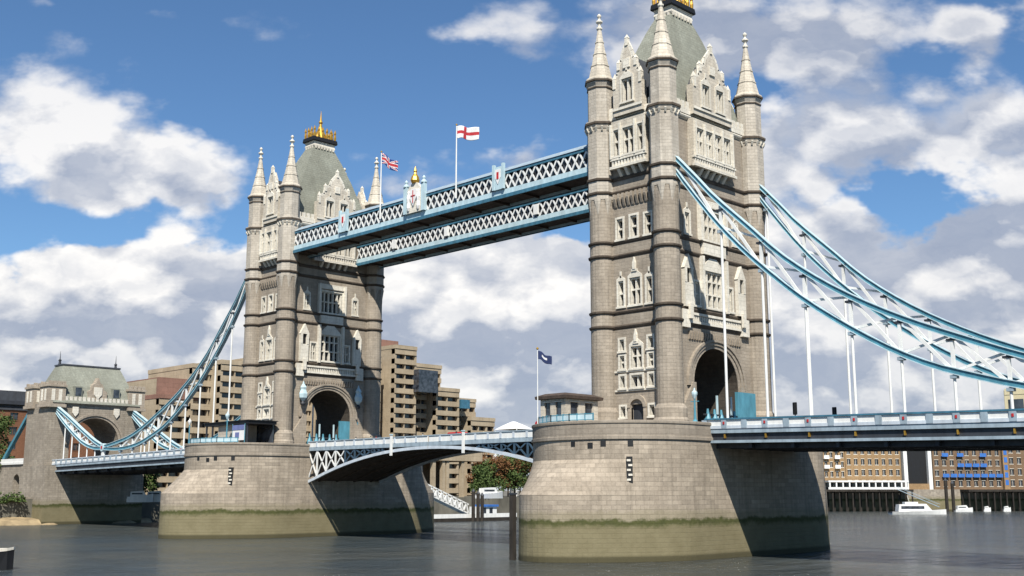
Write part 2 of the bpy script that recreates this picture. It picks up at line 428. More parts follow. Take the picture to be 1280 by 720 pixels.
# drain holes, tide scale and moss marks are parts of the pier that can be seen
def pier_surface(th):                                       # the drum outline at z > 11.9
    return (10.67 * math.cos(th), -(12.3 + 10.67 * math.sin(th)))
for th, z, s_ in ((0.80, 12.15, .30), (1.08, 12.15, .30), (1.42, 12.15, .26), (1.22, 11.95, .30)):
    x, y = pier_surface(th); nrm = Vector((x, y + 12.3, 0)).normalized(); t = Vector((-nrm.y, nrm.x, 0)); p = Vector((x, y, z))
    m = MB()
    a, b = t * s_, nrm * 0.06
    lo = [p - a - b * 3, p + a - b * 3, p + a + b, p - a + b]
    m.hexa([q - Vector((0, 0, s_)) for q in lo], [q + Vector((0, 0, s_)) for q in lo]); m.build('drain_hole', 'black', pier)
def pier_point(px, z):                                      # where the masonry shows at a picture column
    best = None
    for i in range(400):
        th = .15 + 2.2 * i / 400
        x = 10.67 * math.cos(th)
        t = max(0.0, min(1.0, (z - 6.6) / 3.8)); sn = math.sin(th)
        y = -(12.3 + 10.67 * sn + 4.8 * (1 - t) * sn ** 4)
        d = Vector((x, y, z)) - CAM; fw = px_ray(640, 360); r_ = Vector((math.cos(YAW), -math.sin(YAW), 0))
        q = 640 + FPX * d.dot(r_) / d.dot(fw)
        if best is None or abs(q - px) < best[0]: best = (abs(q - px), Vector((x, y, z)))
    return best[1]
g0 = pier_point(787, 9.4); nd = Vector((CAM.x - g0.x, CAM.y - g0.y, 0)).normalized(); td = Vector((-nd.y, nd.x, 0))
Tn = lambda u, v, z: tuple(Vector((g0.x, g0.y, 0)) + td * u + nd * v + Vector((0, 0, z)))
m = MB(Tn); m.box(-.34, .34, -.9, .30, 7.9, 10.7); nb_ = m.build('ladder_niche', 'black', pier)
m = MB(Tn)
for k in range(5): m.box(-.30 + .16 * (k % 2), .12 + .18 * (k % 2), .305, .40, 8.1 + k * .52, 8.32 + k * .52)
m.build('rung', 'trim', nb_)
pier2 = copy_tree(pier); pier2.location.x = -D0
pier['label'] = 'nearer stone bridge pier with green tide line, standing in the river at the centre right'
pier2['label'] = 'stone bridge pier on the left, farther away, under the shadowed tower'

# ------------------------------------------------------------------ bridge towers
BANDS = [27.1, 28.95, 36.1, 37.9, 44.4, 46.2]
TX, TY = 5.1, 9.46
WX, WY = 5.05, 9.30                                          # wall planes
def face_T(k):
    # local (u along the wall, v outward, z)
    return [lambda u, v, z: (u, -WY - v, z), lambda u, v, z: (WX + v, u, z),
            lambda u, v, z: (-u, WY + v, z), lambda u, v, z: (-WX - v, -u, z)][k]
def wall(mb, u0, u1, z0, z1, holes, depth=0.85, v=0.0):
    us = sorted({u0, u1} | {h[0] for h in holes} | {h[1] for h in holes})
    zs = sorted({z0, z1} | {h[2] for h in holes} | {h[3] for h in holes})
    for a, b in zip(us, us[1:]):
        for c, d in zip(zs, zs[1:]):
            cu, cz = (a + b) / 2, (c + d) / 2
            if any(h[0] < cu < h[1] and h[2] < cz < h[3] for h in holes): continue
            mb.add([(a, v, c), (b, v, c), (b, v, d), (a, v, d)], [(0, 1, 2, 3)])
    for a, b, c, d in holes:
        w0, w1 = v, v - depth
        mb.add([(a, w0, c), (b, w0, c), (b, w0, d), (a, w0, d), (a, w1, c), (b, w1, c), (b, w1, d), (a, w1, d)],
               [(0, 1, 5, 4), (1, 2, 6, 5), (2, 3, 7, 6), (3, 0, 4, 7)])
def window(root, T, u0, u1, z0, z1, lights=2, trans=(0.5,), v=0.0, point=False, sur=0.26, proud=0.14):
    m = MB(T)
    m.box(u0 - sur, u0, v - .80, v + proud, z0 - .1, z1 + sur); m.box(u1, u1 + sur, v - .80, v + proud, z0 - .1, z1 + sur)
    m.box(u0, u1, v - .80, v + proud, z1, z1 + sur); m.box(u0 - sur - .08, u1 + sur + .08, v - .30, v + proud + .12, z0 - .34, z0 - .1)
    m.box(u0, u1, v - .80, v + .02, z0 - .1, z0)
    if point:                                                # pointed hood and its spandrels
        c = (u0 + u1) / 2; h = (u1 - u0) * .5
        m.prism([(u0 - sur, z1 + sur), (u1 + sur, z1 + sur), (c, z1 + sur + h)], lambda a, b: (a, v + .02, b), lambda a, b: (a, v + proud, b))
        m.box(c - .13, c + .13, v + .02, v + proud, z1 + sur + h - .3, z1 + sur + h + .55)
    e_ = (u1 - u0) * .065
    m.box(u0, u0 + e_, v - .62, v - .06, z0, z1); m.box(u1 - e_, u1, v - .62, v - .06, z0, z1); m.box(u0 + e_, u1 - e_, v - .62, v - .06, z1 - .2, z1)
    wd = (u1 - u0) / lights
    for i in range(1, lights): m.box(u0 + i * wd - .11, u0 + i * wd + .11, v - .60, v - .12, z0, z1)
    for t in trans:
        zz = lerp(z0, z1, t); m.box(u0, u1, v - .58, v - .16, zz - .11, zz + .11)
    fr = m.build('window', 'trim', root)
    g = MB(T); g.box(u0, u1, v - .84, v - .70, z0, z1); g.build('pane', 'glass', fr)
    return fr
def arch_pts(half, spring, rise, n=18):
    return [(half * math.cos(math.pi * i / n), spring + rise * math.sin(math.pi * i / n) ** 0.9) for i in range(n + 1)]
def make_tower():
    z0 = 14.45
    root = thing('bridge_tower', (0, 0, z0), 'x', 'tower', 'towers of the bridge')
    # corner turrets
    for sx in (-1, 1):
        for sy in (-1, 1):
            cx, cy = sx * TX, sy * TY
            m = MB()
            prof = [(2.15, z0), (2.15, 15.2), (1.98, 15.5), (1.98, 16.6), (1.64, 17.1), (1.62, 27.0)]
            prof += [(1.60, 41.0), (1.62, 41.2), (1.70, 44.3)]
            m.lathe(prof, 20, cx, cy)
            tur = m.build('turret', 'stone', root)
            m = MB()
            m.lathe([(1.86, 43.6), (1.86, 53.0), (1.95, 53.05), (2.12, 53.6), (2.12, 54.05), (1.74, 54.2), (1.74, 58.9), (1.95, 59.35), (1.98, 59.75), (1.6, 59.8)], 8, cx, cy)
            for i in range(8):                               # broach stops between round shaft and octagon
                t = math.pi / 8 + i * math.pi / 4
                e0, e1 = t - .26, t + .26
                m.add([(cx + 1.86 * math.cos(e0), cy + 1.86 * math.sin(e0), 43.7), (cx + 1.93 * math.cos(t), cy + 1.93 * math.sin(t), 43.7),
                       (cx + 1.86 * math.cos(e1), cy + 1.86 * math.sin(e1), 43.7), (cx + 1.56 * math.cos(t), cy + 1.56 * math.sin(t), 41.2), (cx + 1.3 * math.cos(t), cy + 1.3 * math.sin(t), 43.7)],
                      [(0, 1, 3), (1, 2, 3), (0, 3, 4), (2, 4, 3), (0, 4, 2, 1)])
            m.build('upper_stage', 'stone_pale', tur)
            for zb in BANDS:
                r = 1.62 if zb < 44 else 1.86
                m = MB(); m.lathe([(r - .05, zb - .28), (r + .20, zb - .1), (r + .24, zb + .1), (r - .05, zb + .24)], 20 if zb < 44 else 8, cx, cy); m.build('string_course', 'band', tur)
            for pr_ in ([(1.7, 58.55), (1.86, 58.6), (1.86, 58.75), (1.7, 58.8)], [(1.9, 59.42), (2.12, 59.5), (2.14, 59.72), (1.9, 59.78)], [(2.0, 53.5), (2.24, 53.6), (2.26, 53.86), (2.0, 53.95)]):
                m = MB(); m.lathe(pr_, 8, cx, cy); m.build('string_course', 'band', tur)  # dark rings: shade at eaves and parapet ring put into the colour
            m = MB()                                         # corbels round the parapet ring
            for i in range(16):
                t = 2 * math.pi * i / 16
                c, s_ = math.cos(t), math.sin(t)
                m.bar((cx + 1.75 * c, cy + 1.75 * s_, 52.75), (cx + 2.03 * c, cy + 2.03 * s_, 53.25), .26, .3)
            m.build('corbel_ring', 'trim', tur)
            m = MB(); m.lathe([(2.0, 59.76), (2.0, 59.95), (1.62, 60.25), (1.22, 61.9), (.86, 63.6), (.55, 65.3), (.34, 66.7), (.26, 67.1)], 8, cx, cy)
            for zb, r in ((61.9, 1.25), (63.6, .89), (65.3, .58)): m.lathe([(r - .08, zb - .08), (r + .05, zb - .03), (r + .05, zb + .07), (r - .1, zb + .1)], 8, cx, cy)
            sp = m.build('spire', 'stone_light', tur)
            m = MB(); m.lathe([(.27, 67.05), (.40, 67.25), (.40, 67.45), (.2, 67.6), (.2, 67.95), (.46, 68.2), (.46, 68.35), (.2, 68.55), (.14, 68.75), (.28, 69.0), (.28, 69.2), (.08, 69.42)], 8, cx, cy)
            m.build('finial', 'trim', tur)
    # walls, one mesh for each side, real window openings
    for k in range(4):
        T = face_T(k); portal = k in (1, 3)
        W = 8.0 if portal else 3.7
        wins = []                                            # u0,u1,z0,z1,lights,transoms,pointed
        if not portal:
            for u in (-2.25, 2.25):
                wins += [(u - .38, u + .38, 15.95, 17.2, 1, (), False), (u - .36, u + .36, 19.55, 20.95, 1, (), False),
                         (u - .36, u + .36, 21.9, 23.45, 1, (.5,), False), (u - .36, u + .36, 24.15, 25.5, 1, (), False),
                         (u - .42, u + .42, 29.75, 32.9, 1, (.5,), True), (u - .48, u + .48, 38.35, 40.9, 1, (.5,), False)]
            wins += [(-.85, .85, 19.55, 20.95, 2, (), False), (-.85, .85, 21.9, 24.5, 2, (.55,), True),
                     (-.85, .85, 29.75, 33.1, 2, (.55,), True), (-.52, .52, 38.35, 41.0, 1, (.5,), False)]
        else:
            wins += [(-2.1, 2.1, 29.7, 34.3, 4, (.36, .72), True), (3.05, 4.1, 29.7, 32.6, 2, (.5,), False), (-4.1, -3.05, 29.7, 32.6, 2, (.5,), False),
                     (-2.3, 2.3, 38.4, 42.1, 5, (.5,), False), (-5.7, -4.75, 38.6, 41.2, 2, (.5,), True), (4.75, 5.7, 38.6, 41.2, 2, (.5,), True)]
        m = MB(T)
        zb = 26.8 if portal else z0
        hol = [x[:4] for x in wins]
        if not portal: hol = hol + [(-1.0, 1.0, z0, 17.4)]
        wall(m, -W, W, zb, 53.9, hol)
        if portal:
            ap = arch_pts(4.75, 19.6, 4.9)
            for (a, b), (c, d) in zip(ap, ap[1:]): m.add([(a, 0, b), (c, 0, d), (c, 0, 26.8), (a, 0, 26.8)], [(0, 1, 2, 3)])
            for s_ in (-1, 1):
                x0, x1 = sorted((s_ * 4.75, s_ * W))
                m.add([(x0, 0, z0), (x1, 0, z0), (x1, 0, 26.8), (x0, 0, 26.8)], [(0, 1, 2, 3)])
                # splayed foot beside the opening
                m.prism([(s_ * 4.76, z0), (s_ * 7.4, z0), (s_ * 7.4, 17.0), (s_ * 6.5, 18.2), (s_ * 5.4, 20.0), (s_ * 4.76, 20.0)], lambda a, b: (a, -.2, b), lambda a, b: (a, .45, b))
        wl = m.build('wall', 'stone', root)
        # the parts of the face
        for (a, b, c, d, L, tr, pt) in wins: window(root, T, a, b, c, d, L, tr, 0, pt)
        for zb in BANDS + [53.75]:
            m = MB(T); e = .34 if zb > 50 else .22
            m.prism([(-.02, zb - .34), (e - .08, zb - .12), (e, zb + .06), (e - .05, zb + .2), (-.02, zb + .3)], lambda a, b: (-W, a, b), lambda a, b: (W, a, b))
            m.build('string_course', 'trim' if zb > 50 else 'band', wl)
        if not portal:
            for zs in (19.15, 21.5):
                m = MB(T); m.box(-3.5, 3.5, .0, .16, zs - .12, zs + .12); m.build('sill_band', 'trim', wl)
            m = MB(T)                                        # ground arch doorway
            pa = arch_pts(1.0, 17.0, 1.0, 10); pb = arch_pts(1.45, 17.0, 1.55, 10)
            for i in range(10):
                m.hexa([(pa[i][0], -.3, pa[i][1]), (pa[i + 1][0], -.3, pa[i + 1][1]), (pb[i + 1][0], -.3, pb[i + 1][1]), (pb[i][0], -.3, pb[i][1])],
                       [(pa[i][0], .3, pa[i][1]), (pa[i + 1][0], .3, pa[i + 1][1]), (pb[i + 1][0], .3, pb[i + 1][1]), (pb[i][0], .3, pb[i][1])])
            m.box(-1.4, -1.0, -.3, .22, z0, 17.0); m.box(1.0, 1.4, -.3, .22, z0, 17.0)
            ds = m.build('doorway', 'stone_up', root)
            m = MB(T); m.box(-1.0, 1.0, -.5, -.4, z0, 18.1); m.build('door', 'darksteel', ds)
            for zc, hh in ((25.55, 1.2), (34.6, 1.2)):       # carved finials over the middle lights
                m = MB(T); m.box(-.2, .2, .0, .34, zc - .5, zc + .35); m.box(-.42, .42, .0, .26, zc - .75, zc - .45)
                m.prism([(-.2, zc + .35), (.2, zc + .35), (0, zc + .35 + hh * .6)], lambda a, b: (a, 0, b), lambda a, b: (a, .3, b))
                m.build('carved_finial', 'trim', root)
            m = MB(T)                                        # corbel table under the band
            for i in range(9):
                u = -2.8 + i * .7
                m.prism([(0, 42.35), (.16, 42.5), (.55, 43.5), (.55, 44.1), (0, 44.1)], lambda a, b: (u - .17, a, b), lambda a, b: (u + .17, a, b))
            m.build('corbel_table', 'stone_up', root)
            OW, GW = 2.75, 2.35
        else:
            ap = None                                        # archivolt rings round the carriage arch
            for j, (h0, h1, pv) in enumerate(((4.75, 5.25, .10), (5.27, 5.75, .24), (5.77, 6.15, .40))):
                m = MB(T); pa = arch_pts(h0, 19.6, 4.9 + (h0 - 4.75) * .8, 18); pb = arch_pts(h1, 19.6, 4.9 + (h1 - 4.75) * .8, 18)
                for i in range(18):
                    m.hexa([(pa[i][0], -.2, pa[i][1]), (pa[i + 1][0], -.2, pa[i + 1][1]), (pb[i + 1][0], -.2, pb[i + 1][1]), (pb[i][0], -.2, pb[i][1])],
                           [(pa[i][0], pv, pa[i][1]), (pa[i + 1][0], pv, pa[i + 1][1]), (pb[i + 1][0], pv, pb[i + 1][1]), (pb[i][0], pv, pb[i][1])])
                m.build('arch_ring', 'stone', root)
            m = MB(T)                                        # balustrade strip over the arch
            m.box(-6.4, 6.4, .0, .34, 27.25, 27.55); m.box(-6.4, 6.4, .0, .34, 28.3, 28.6)
            for i in range(33): m.box(-6.4 + i * .39, -6.4 + i * .39 + .2, .02, .22, 27.55, 28.3)
            for s_ in (-1, 1): m.box(s_ * 6.4 - .75, s_ * 6.4 + .75, .0, .5, 26.6, 28.8)
            m.build('balustrade', 'trim', root)
            for s_ in (-1, 1):                               # tall carved niches either side
                u = s_ * 5.7
                m = MB(T); m.box(u - .85, u + .85, .0, .5, 29.2, 32.2); m.box(u - .85, u - .42, .0, .55, 32.2, 34.0); m.box(u + .42, u + .85, .0, .55, 32.2, 34.0)
                m.box(u - .42, u + .42, .0, .12, 32.2, 34.0)
                m.prism([(u - .95, 34.0), (u + .95, 34.0), (u, 35.8)], lambda a, b: (a, 0, b), lambda a, b: (a, .55, b))
                m.box(u - .3, u + .3, .5, .85, 27.7, 29.5)
                nb = m.build('niche', 'trim', root)
                m = MB(T); m.box(u - .42, u + .42, .12, .16, 32.2, 34.0); m.build('recess', 'black', nb)
            m = MB(T)                                        # moulded frame of the great window
            for s_ in (-1, 1): m.box(s_ * 2.55 - .22, s_ * 2.55 + .22, .0, .55, 29.2, 36.0)
            m.box(-2.4, 2.4, .0, .5, 36.3, 37.7)
            for s_ in (-1, 1): m.box(s_ * 2.75 - .2, s_ * 2.75 + .2, .0, .6, 38.0, 43.4)
            m.box(-2.55, 2.55, .0, .35, 42.55, 43.4)
            m.build('bay_frame', 'trim', root)
            m = MB(T)                                        # carved course above the arch
            for i in range(22):
                u = -5.4 + i * .51
                m.prism([(0, 25.2), (.2, 25.3), (.34, 26.0), (.34, 26.3), (0, 26.3)], lambda a, b: (u - .12, a, b), lambda a, b: (u + .12, a, b))
            m.build('corbel_table', 'stone_up', root)
            OW, GW = 4.5, 4.25
        # oriel bay below the parapet
        V = 0.85
        n = 4 if portal else 3
        if portal: ow = [(-3.75 + i * 1.97, -3.75 + i * 1.97 + 1.5) for i in range(4)]; li = [2] * 4
        else: ow = [(-2.35, -1.55), (-.85, .85), (1.55, 2.35)]; li = [1, 2, 1]
        m = MB(T)
        wall(m, -OW, OW, 47.4, 53.6, [(a, b, 49.0, 52.4) for a, b in ow], 0.85, V)
        for s_ in (-1, 1): m.add([(s_ * OW, -.01, 47.4), (s_ * OW, V, 47.4), (s_ * OW, V, 53.6), (s_ * OW, -.01, 53.6)], [(0, 1, 2, 3)])
        m.add([(-OW, -.01, 47.4), (OW, -.01, 47.4), (OW, V, 47.4), (-OW, V, 47.4)], [(0, 1, 2, 3)])
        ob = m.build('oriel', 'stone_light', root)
        for (a, b), L in zip(ow, li): window(root, T, a, b, 49.0, 52.4, L, (.55,), V, False, .2, .12)
        m = MB(T); m.box(-OW - .15, OW + .15, V - .1, V + .3, 47.25, 47.6); m.box(-OW - .1, OW + .1, V - .1, V + .22, 48.35, 48.6)
        for i in range(int(OW * 4)):
            u = -OW + (i + .5) * 2 * OW / int(OW * 4); m.box(u - .13, u + .13, V - .1, V + .14, 47.6, 48.35)
        for (a, b) in ow: m.box(a - .5, a - .26, V, V + .3, 48.6, 53.2)
        m.box(ow[-1][1] + .26, ow[-1][1] + .5, V, V + .3, 48.6, 53.2)
        m.build('balcony', 'trim', ob)
        m = MB(T); nn = 4 if not portal else 5; cw = 1.7 if not portal else 2.6
        for i in range(nn):
            u = -cw + i * 2 * cw / (nn - 1)
            m.prism([(0, 46.3), (.25, 46.35), (.7, 46.9), (.95, 47.25), (0, 47.25)], lambda a, b: (u - .22, a, b), lambda a, b: (u + .22, a, b))
        m.build('corbel', 'trim', ob)
        # battlemented parapet
        m = MB(T); m.box(-W, W, .0, .35, 54.05, 54.9)
        if portal:
            for i in range(17):
                u = -W + .45 + i * .94
                m.box(u - .3, u + .3, .02, .33, 54.9, 55.7)
        else:
            for u in (-3.3, 3.3): m.box(u - .4, u + .4, .02, .33, 54.9, 55.7)
        m.build('parapet', 'trim', root)
        # gable with its windows
        m = MB(T)
        h = GW
        outl = [(-h, 54.2), (h, 54.2), (h, 58.2), (h * .82, 58.4), (h * .82, 59.2), (h * .62, 59.6), (h * .56, 60.8), (h * .34, 61.3), (h * .26, 62.3), (0, 63.6),
                (-h * .26, 62.3), (-h * .34, 61.3), (-h * .56, 60.8), (-h * .62, 59.6), (-h * .82, 59.2), (-h * .82, 58.4), (-h, 58.2)]
        gw = [(-.85, .85, 55.9, 58.9)] if not portal else [(-2.35, -.75, 55.7, 58.6), (.75, 2.35, 55.7, 58.6)]
        # front as strips so that the openings are real
        def top_at(u):
            a = abs(u); pts = [(0, 63.6), (h * .26, 62.3), (h * .34, 61.3), (h * .56, 60.8), (h * .62, 59.6), (h * .82, 59.2), (h * .82 + .001, 58.4), (h, 58.2)]
            return interp(pts, a)
        us = sorted({round(x, 4) for x, _ in outl} | {g[0] for g in gw} | {g[1] for g in gw} | {0.0})
        for a, b in zip(us, us[1:]):
            mid = (a + b) / 2; ta, tb = top_at(a + 1e-4 if a < 0 else a), top_at(b - 1e-4 if b > 0 else b)
            g = [q for q in gw if q[0] < mid < q[1]]
            segs = [(54.2, None)] if not g else [(54.2, g[0][2]), (g[0][3], None)]
            for lo, hi in segs:
                if hi is None: m.add([(a, V, lo), (b, V, lo), (b, V, tb), (a, V, ta)], [(0, 1, 2, 3)])
                else: m.add([(a, V, lo), (b, V, lo), (b, V, hi), (a, V, hi)], [(0, 1, 2, 3)])
        DEP = V - .95
        nO = len(outl)
        m.add([(a, V, b) for a, b in outl] + [(a, DEP, b) for a, b in outl], [(i, (i + 1) % nO, nO + (i + 1) % nO, nO + i) for i in range(1, nO)] + [tuple(range(nO, 2 * nO))])
        for q in gw:
            a, b, c, d = q
            m.add([(a, V, c), (b, V, c), (b, V, d), (a, V, d), (a, V - .5, c), (b, V - .5, c), (b, V - .5, d), (a, V - .5, d)], [(0, 1, 5, 4), (1, 2, 6, 5), (2, 3, 7, 6), (3, 0, 4, 7)])
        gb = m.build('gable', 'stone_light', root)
        m = MB(T); e = h * .80; iv = -3.4 if not portal else -2.6
        m.prism([(-e, 54.3), (e, 54.3), (e, 57.6), (e * .55, 59.9), (0, 62.2), (-e * .55, 59.9), (-e, 57.6)], lambda a, b: (a, V - .96, b), lambda a, b: (a, iv, b)); m.build('dormer_roof', 'darkroof', gb)
        for q in gw: window(root, T, q[0], q[1], q[2], q[3], 2, (), V, True, .25, .16)
        m = MB(T)
        for i in range(2, nO - 1):
            (a, b), (c, d) = outl[i], outl[i + 1]
            m.bar((a, V - .15, b + .05), (c, V - .15, d + .05), .75, .26, up=(0, 1, 0)) if abs(a - c) + abs(b - d) > .3 else None
        for u, zt, zh in ((0, 63.6, 1.3), (-h * .9, 58.2, 1.9), (h * .9, 58.2, 1.9), (-h * .59, 60.6, 1.2), (h * .59, 60.6, 1.2)):
            m.box(u - .22, u + .22, V - .4, V + .12, zt - .3, zt + zh * .55)
            m.add([(u - .26, V - .42, zt + zh * .55), (u + .26, V - .42, zt + zh * .55), (u + .26, V + .14, zt + zh * .55), (u - .26, V + .14, zt + zh * .55), (u, V - .14, zt + zh)], [(0, 1, 4), (1, 2, 4), (2, 3, 4), (3, 0, 4), (0, 3, 2, 1)])
        m.box(-.55, .55, V, V + .18, 60.3, 61.5); m.box(-h, h, V - .05, V + .16, 54.9, 55.25)
        m.build('pinnacles' if False else 'coping', 'trim', gb)
    # carriage tunnel
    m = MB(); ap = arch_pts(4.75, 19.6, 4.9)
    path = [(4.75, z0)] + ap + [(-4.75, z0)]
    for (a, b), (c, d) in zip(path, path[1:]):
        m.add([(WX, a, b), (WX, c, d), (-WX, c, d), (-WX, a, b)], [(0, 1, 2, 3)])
    m.build('tunnel_vault', 'vault_shade', root)
    # roof
    prof = [(54.1, 4.6, 8.9), (58.0, 4.05, 7.7), (63.7, 2.95, 5.3), (67.4, 2.05, 3.55), (70.1, 1.25, 2.1)]
    m = MB(); m.loft([[(-a, -b, z), (a, -b, z), (a, b, z), (-a, b, z)] for z, a, b in prof])
    rf = m.build('roof', 'slate', root)
    m = MB(); m.loft([[(-a, -b, z), (a, -b, z), (a, b, z), (-a, b, z)] for z, a, b in ((69.85, 1.42, 2.28), (70.1, 1.5, 2.4), (70.55, 1.4, 2.25), (70.9, 1.55, 2.45))])
    for i in range(7): m.box(1.42, 1.6, -2.1 + i * .65, -1.8 + i * .65, 69.55, 70.0); m.box(-1.6, -1.42, -2.1 + i * .65, -1.8 + i * .65, 69.55, 70.0)
    for i in range(4): m.box(-1.15 + i * .66, -.85 + i * .66, -2.45, -2.28, 69.55, 70.0); m.box(-1.15 + i * .66, -.85 + i * .66, 2.28, 2.45, 69.55, 70.0)
    m.build('roof_cornice', 'trim', rf)
    m = MB(); m.loft([[(-a, -b, z), (a, -b, z), (a, b, z), (-a, b, z)] for z, a, b in ((70.92, 1.72, 2.62), (71.05, 1.8, 2.7), (71.75, 1.72, 2.62), (71.8, 1.3, 2.2))])
    m.build('roof_platform', 'black', rf)
    m = MB()
    for i in range(6):
        for s_ in (-1, 1):
            y = -2.3 + i * .92
            m.lathe([(.22, 71.75), (.26, 72.4), (.16, 72.9), (.26, 73.2), (.02, 73.9)], 6, s_ * 1.45, y)
    for x in (-.5, .5):
        for s_ in (-1, 1): m.lathe([(.22, 71.75), (.26, 72.4), (.16, 72.9), (.26, 73.2), (.02, 73.9)], 6, x, s_ * 2.3)
    m.lathe([(1.35, 71.75), (1.2, 72.5), (.62, 73.6), (.30, 74.3), (.24, 74.9), (.42, 75.2), (.2, 75.6), (.12, 76.4), (.03, 77.5)], 8, 0, 0)
    m.build('crown', 'gold', rf)
    return root
tower = make_tower()
tower2 = copy_tree(tower); tower2.location.x = -D0
tower['label'] = 'taller looking nearer stone Gothic bridge tower with the blue chains leaving towards the right edge'
tower2['label'] = 'farther stone Gothic bridge tower with a wide diagonal shadow down its arch side'

# ------------------------------------------------------------------ decks
def ztop(X):                                                 # top of the parapet rail along the bridge
    if X > 10.7: return 15.15 - .019 * (X - 10.7)
    if X < -93: return 15.35 + .019 * (X + 93)
    return 15.1
def make_span(xa, xb, yh, label):
    n = max(2, int(abs(xb - xa) / 2.66)); x0, x1 = min(xa, xb), max(xa, xb)
    root = thing('side_span', ((xa + xb) / 2, 0, 13.0), label, 'bridge deck', 'side spans of the road deck')
    xs = [x0 + (x1 - x0) * i / n for i in range(n + 1)]
    def strip(mb, y0, y1, za, zb):
        mb.loft([[(x, y0, ztop(x) + za), (x, y1, ztop(x) + za), (x, y1, ztop(x) + zb), (x, y0, ztop(x) + zb)] for x in (x0, x1)])
    m = MB(); strip(m, -yh + .5, yh - .5, -2.0, -1.35); m.build('roadway', 'tarmac', root)
    for s_ in (-1, 1):
        m = MB(); strip(m, *sorted((s_ * yh, s_ * (yh - .5))), -1.62, -1.12); m.build('fascia_girder', 'greyblue', root)
        m = MB(); strip(m, *sorted((s_ * (yh - .25), s_ * (yh - .6))), -2.6, -1.62); m.build('web_plate', 'darksteel', root)
        m = MB(); strip(m, *sorted((s_ * (yh + .12), s_ * (yh - .35))), -2.72, -2.42); m.build('bottom_rail', 'greyblue', root)
        par = MB(); strip(par, *sorted((s_ * (yh - .02), s_ * (yh - .14))), -1.12, -.12)
        pp = par.build('parapet', 'white', root)
        m = MB(); strip(m, *sorted((s_ * (yh + .12), s_ * (yh - .28))), -.12, .06); m.build('handrail', 'deepblue' if xa > 0 else 'palegrey', pp)
        m = MB(); strip(m, *sorted((s_ * (yh + .08), s_ * (yh - .02))), -1.12, -.78); m.build('plinth', 'palegrey', pp)
        for i, x in enumerate(xs[:-1]):
            z = ztop(x); y0, y1 = sorted((s_ * (yh + .1), s_ * (yh - .22)))
            m = MB(); m.box(x - .35, x + .35, y0, y1, z - 1.12, z - .115)
            po = m.build('parapet_post', 'greyblue', root)
            if i % 2 == 1 and xa > 0:
                q = MB(); yy = sorted((s_ * (yh + .1), s_ * (yh + .16))); q.box(x - .10, x + .10, yy[0], yy[1], z - .70, z - .40); q.build('shield', 'red', po)
                q = MB(); yy = sorted((s_ * (yh - .25), s_ * (yh + .06))); q.box(x - .06, x + .06, yy[0], yy[1], z - 2.25, z - 1.8); q.build('stud', 'gold', po)
    for i in range(7):
        y = -yh + 1.2 + i * (2 * yh - 2.4) / 6
        m = MB(); strip(m, y - .12, y + .12, -3.3, -2.0); m.build('longitudinal_girder', 'darksteel', root)
    for i in range(0, n, 2):
        x = xs[i] + .2; z = ztop(x)
        m = MB(); m.box(x, x + .4, -yh + .4, yh - .4, z - 3.35, z - 2.0); m.build('cross_girder', 'darksteel', root)
    return root
make_span(9.9, 90, 9.5, 'blue and white road deck running from the nearer tower to the right edge')
make_span(-92.2, -171, 9.5, 'blue and white road deck between the farther tower and the stone gateway on the left')

# road through the towers between the spans
m = MB(); m.box(-9.88, 9.88, -7.5, 7.5, 13.4, 13.75); tag(m.build('pier_road', 'tarmac'), 'tarmac road passing over the nearer pier', kind='structure')
m = MB(); m.box(-92.18, -72.4, -7.5, 7.5, 13.4, 13.75); tag(m.build('pier_road', 'tarmac'), 'tarmac road passing over the farther pier', kind='structure')

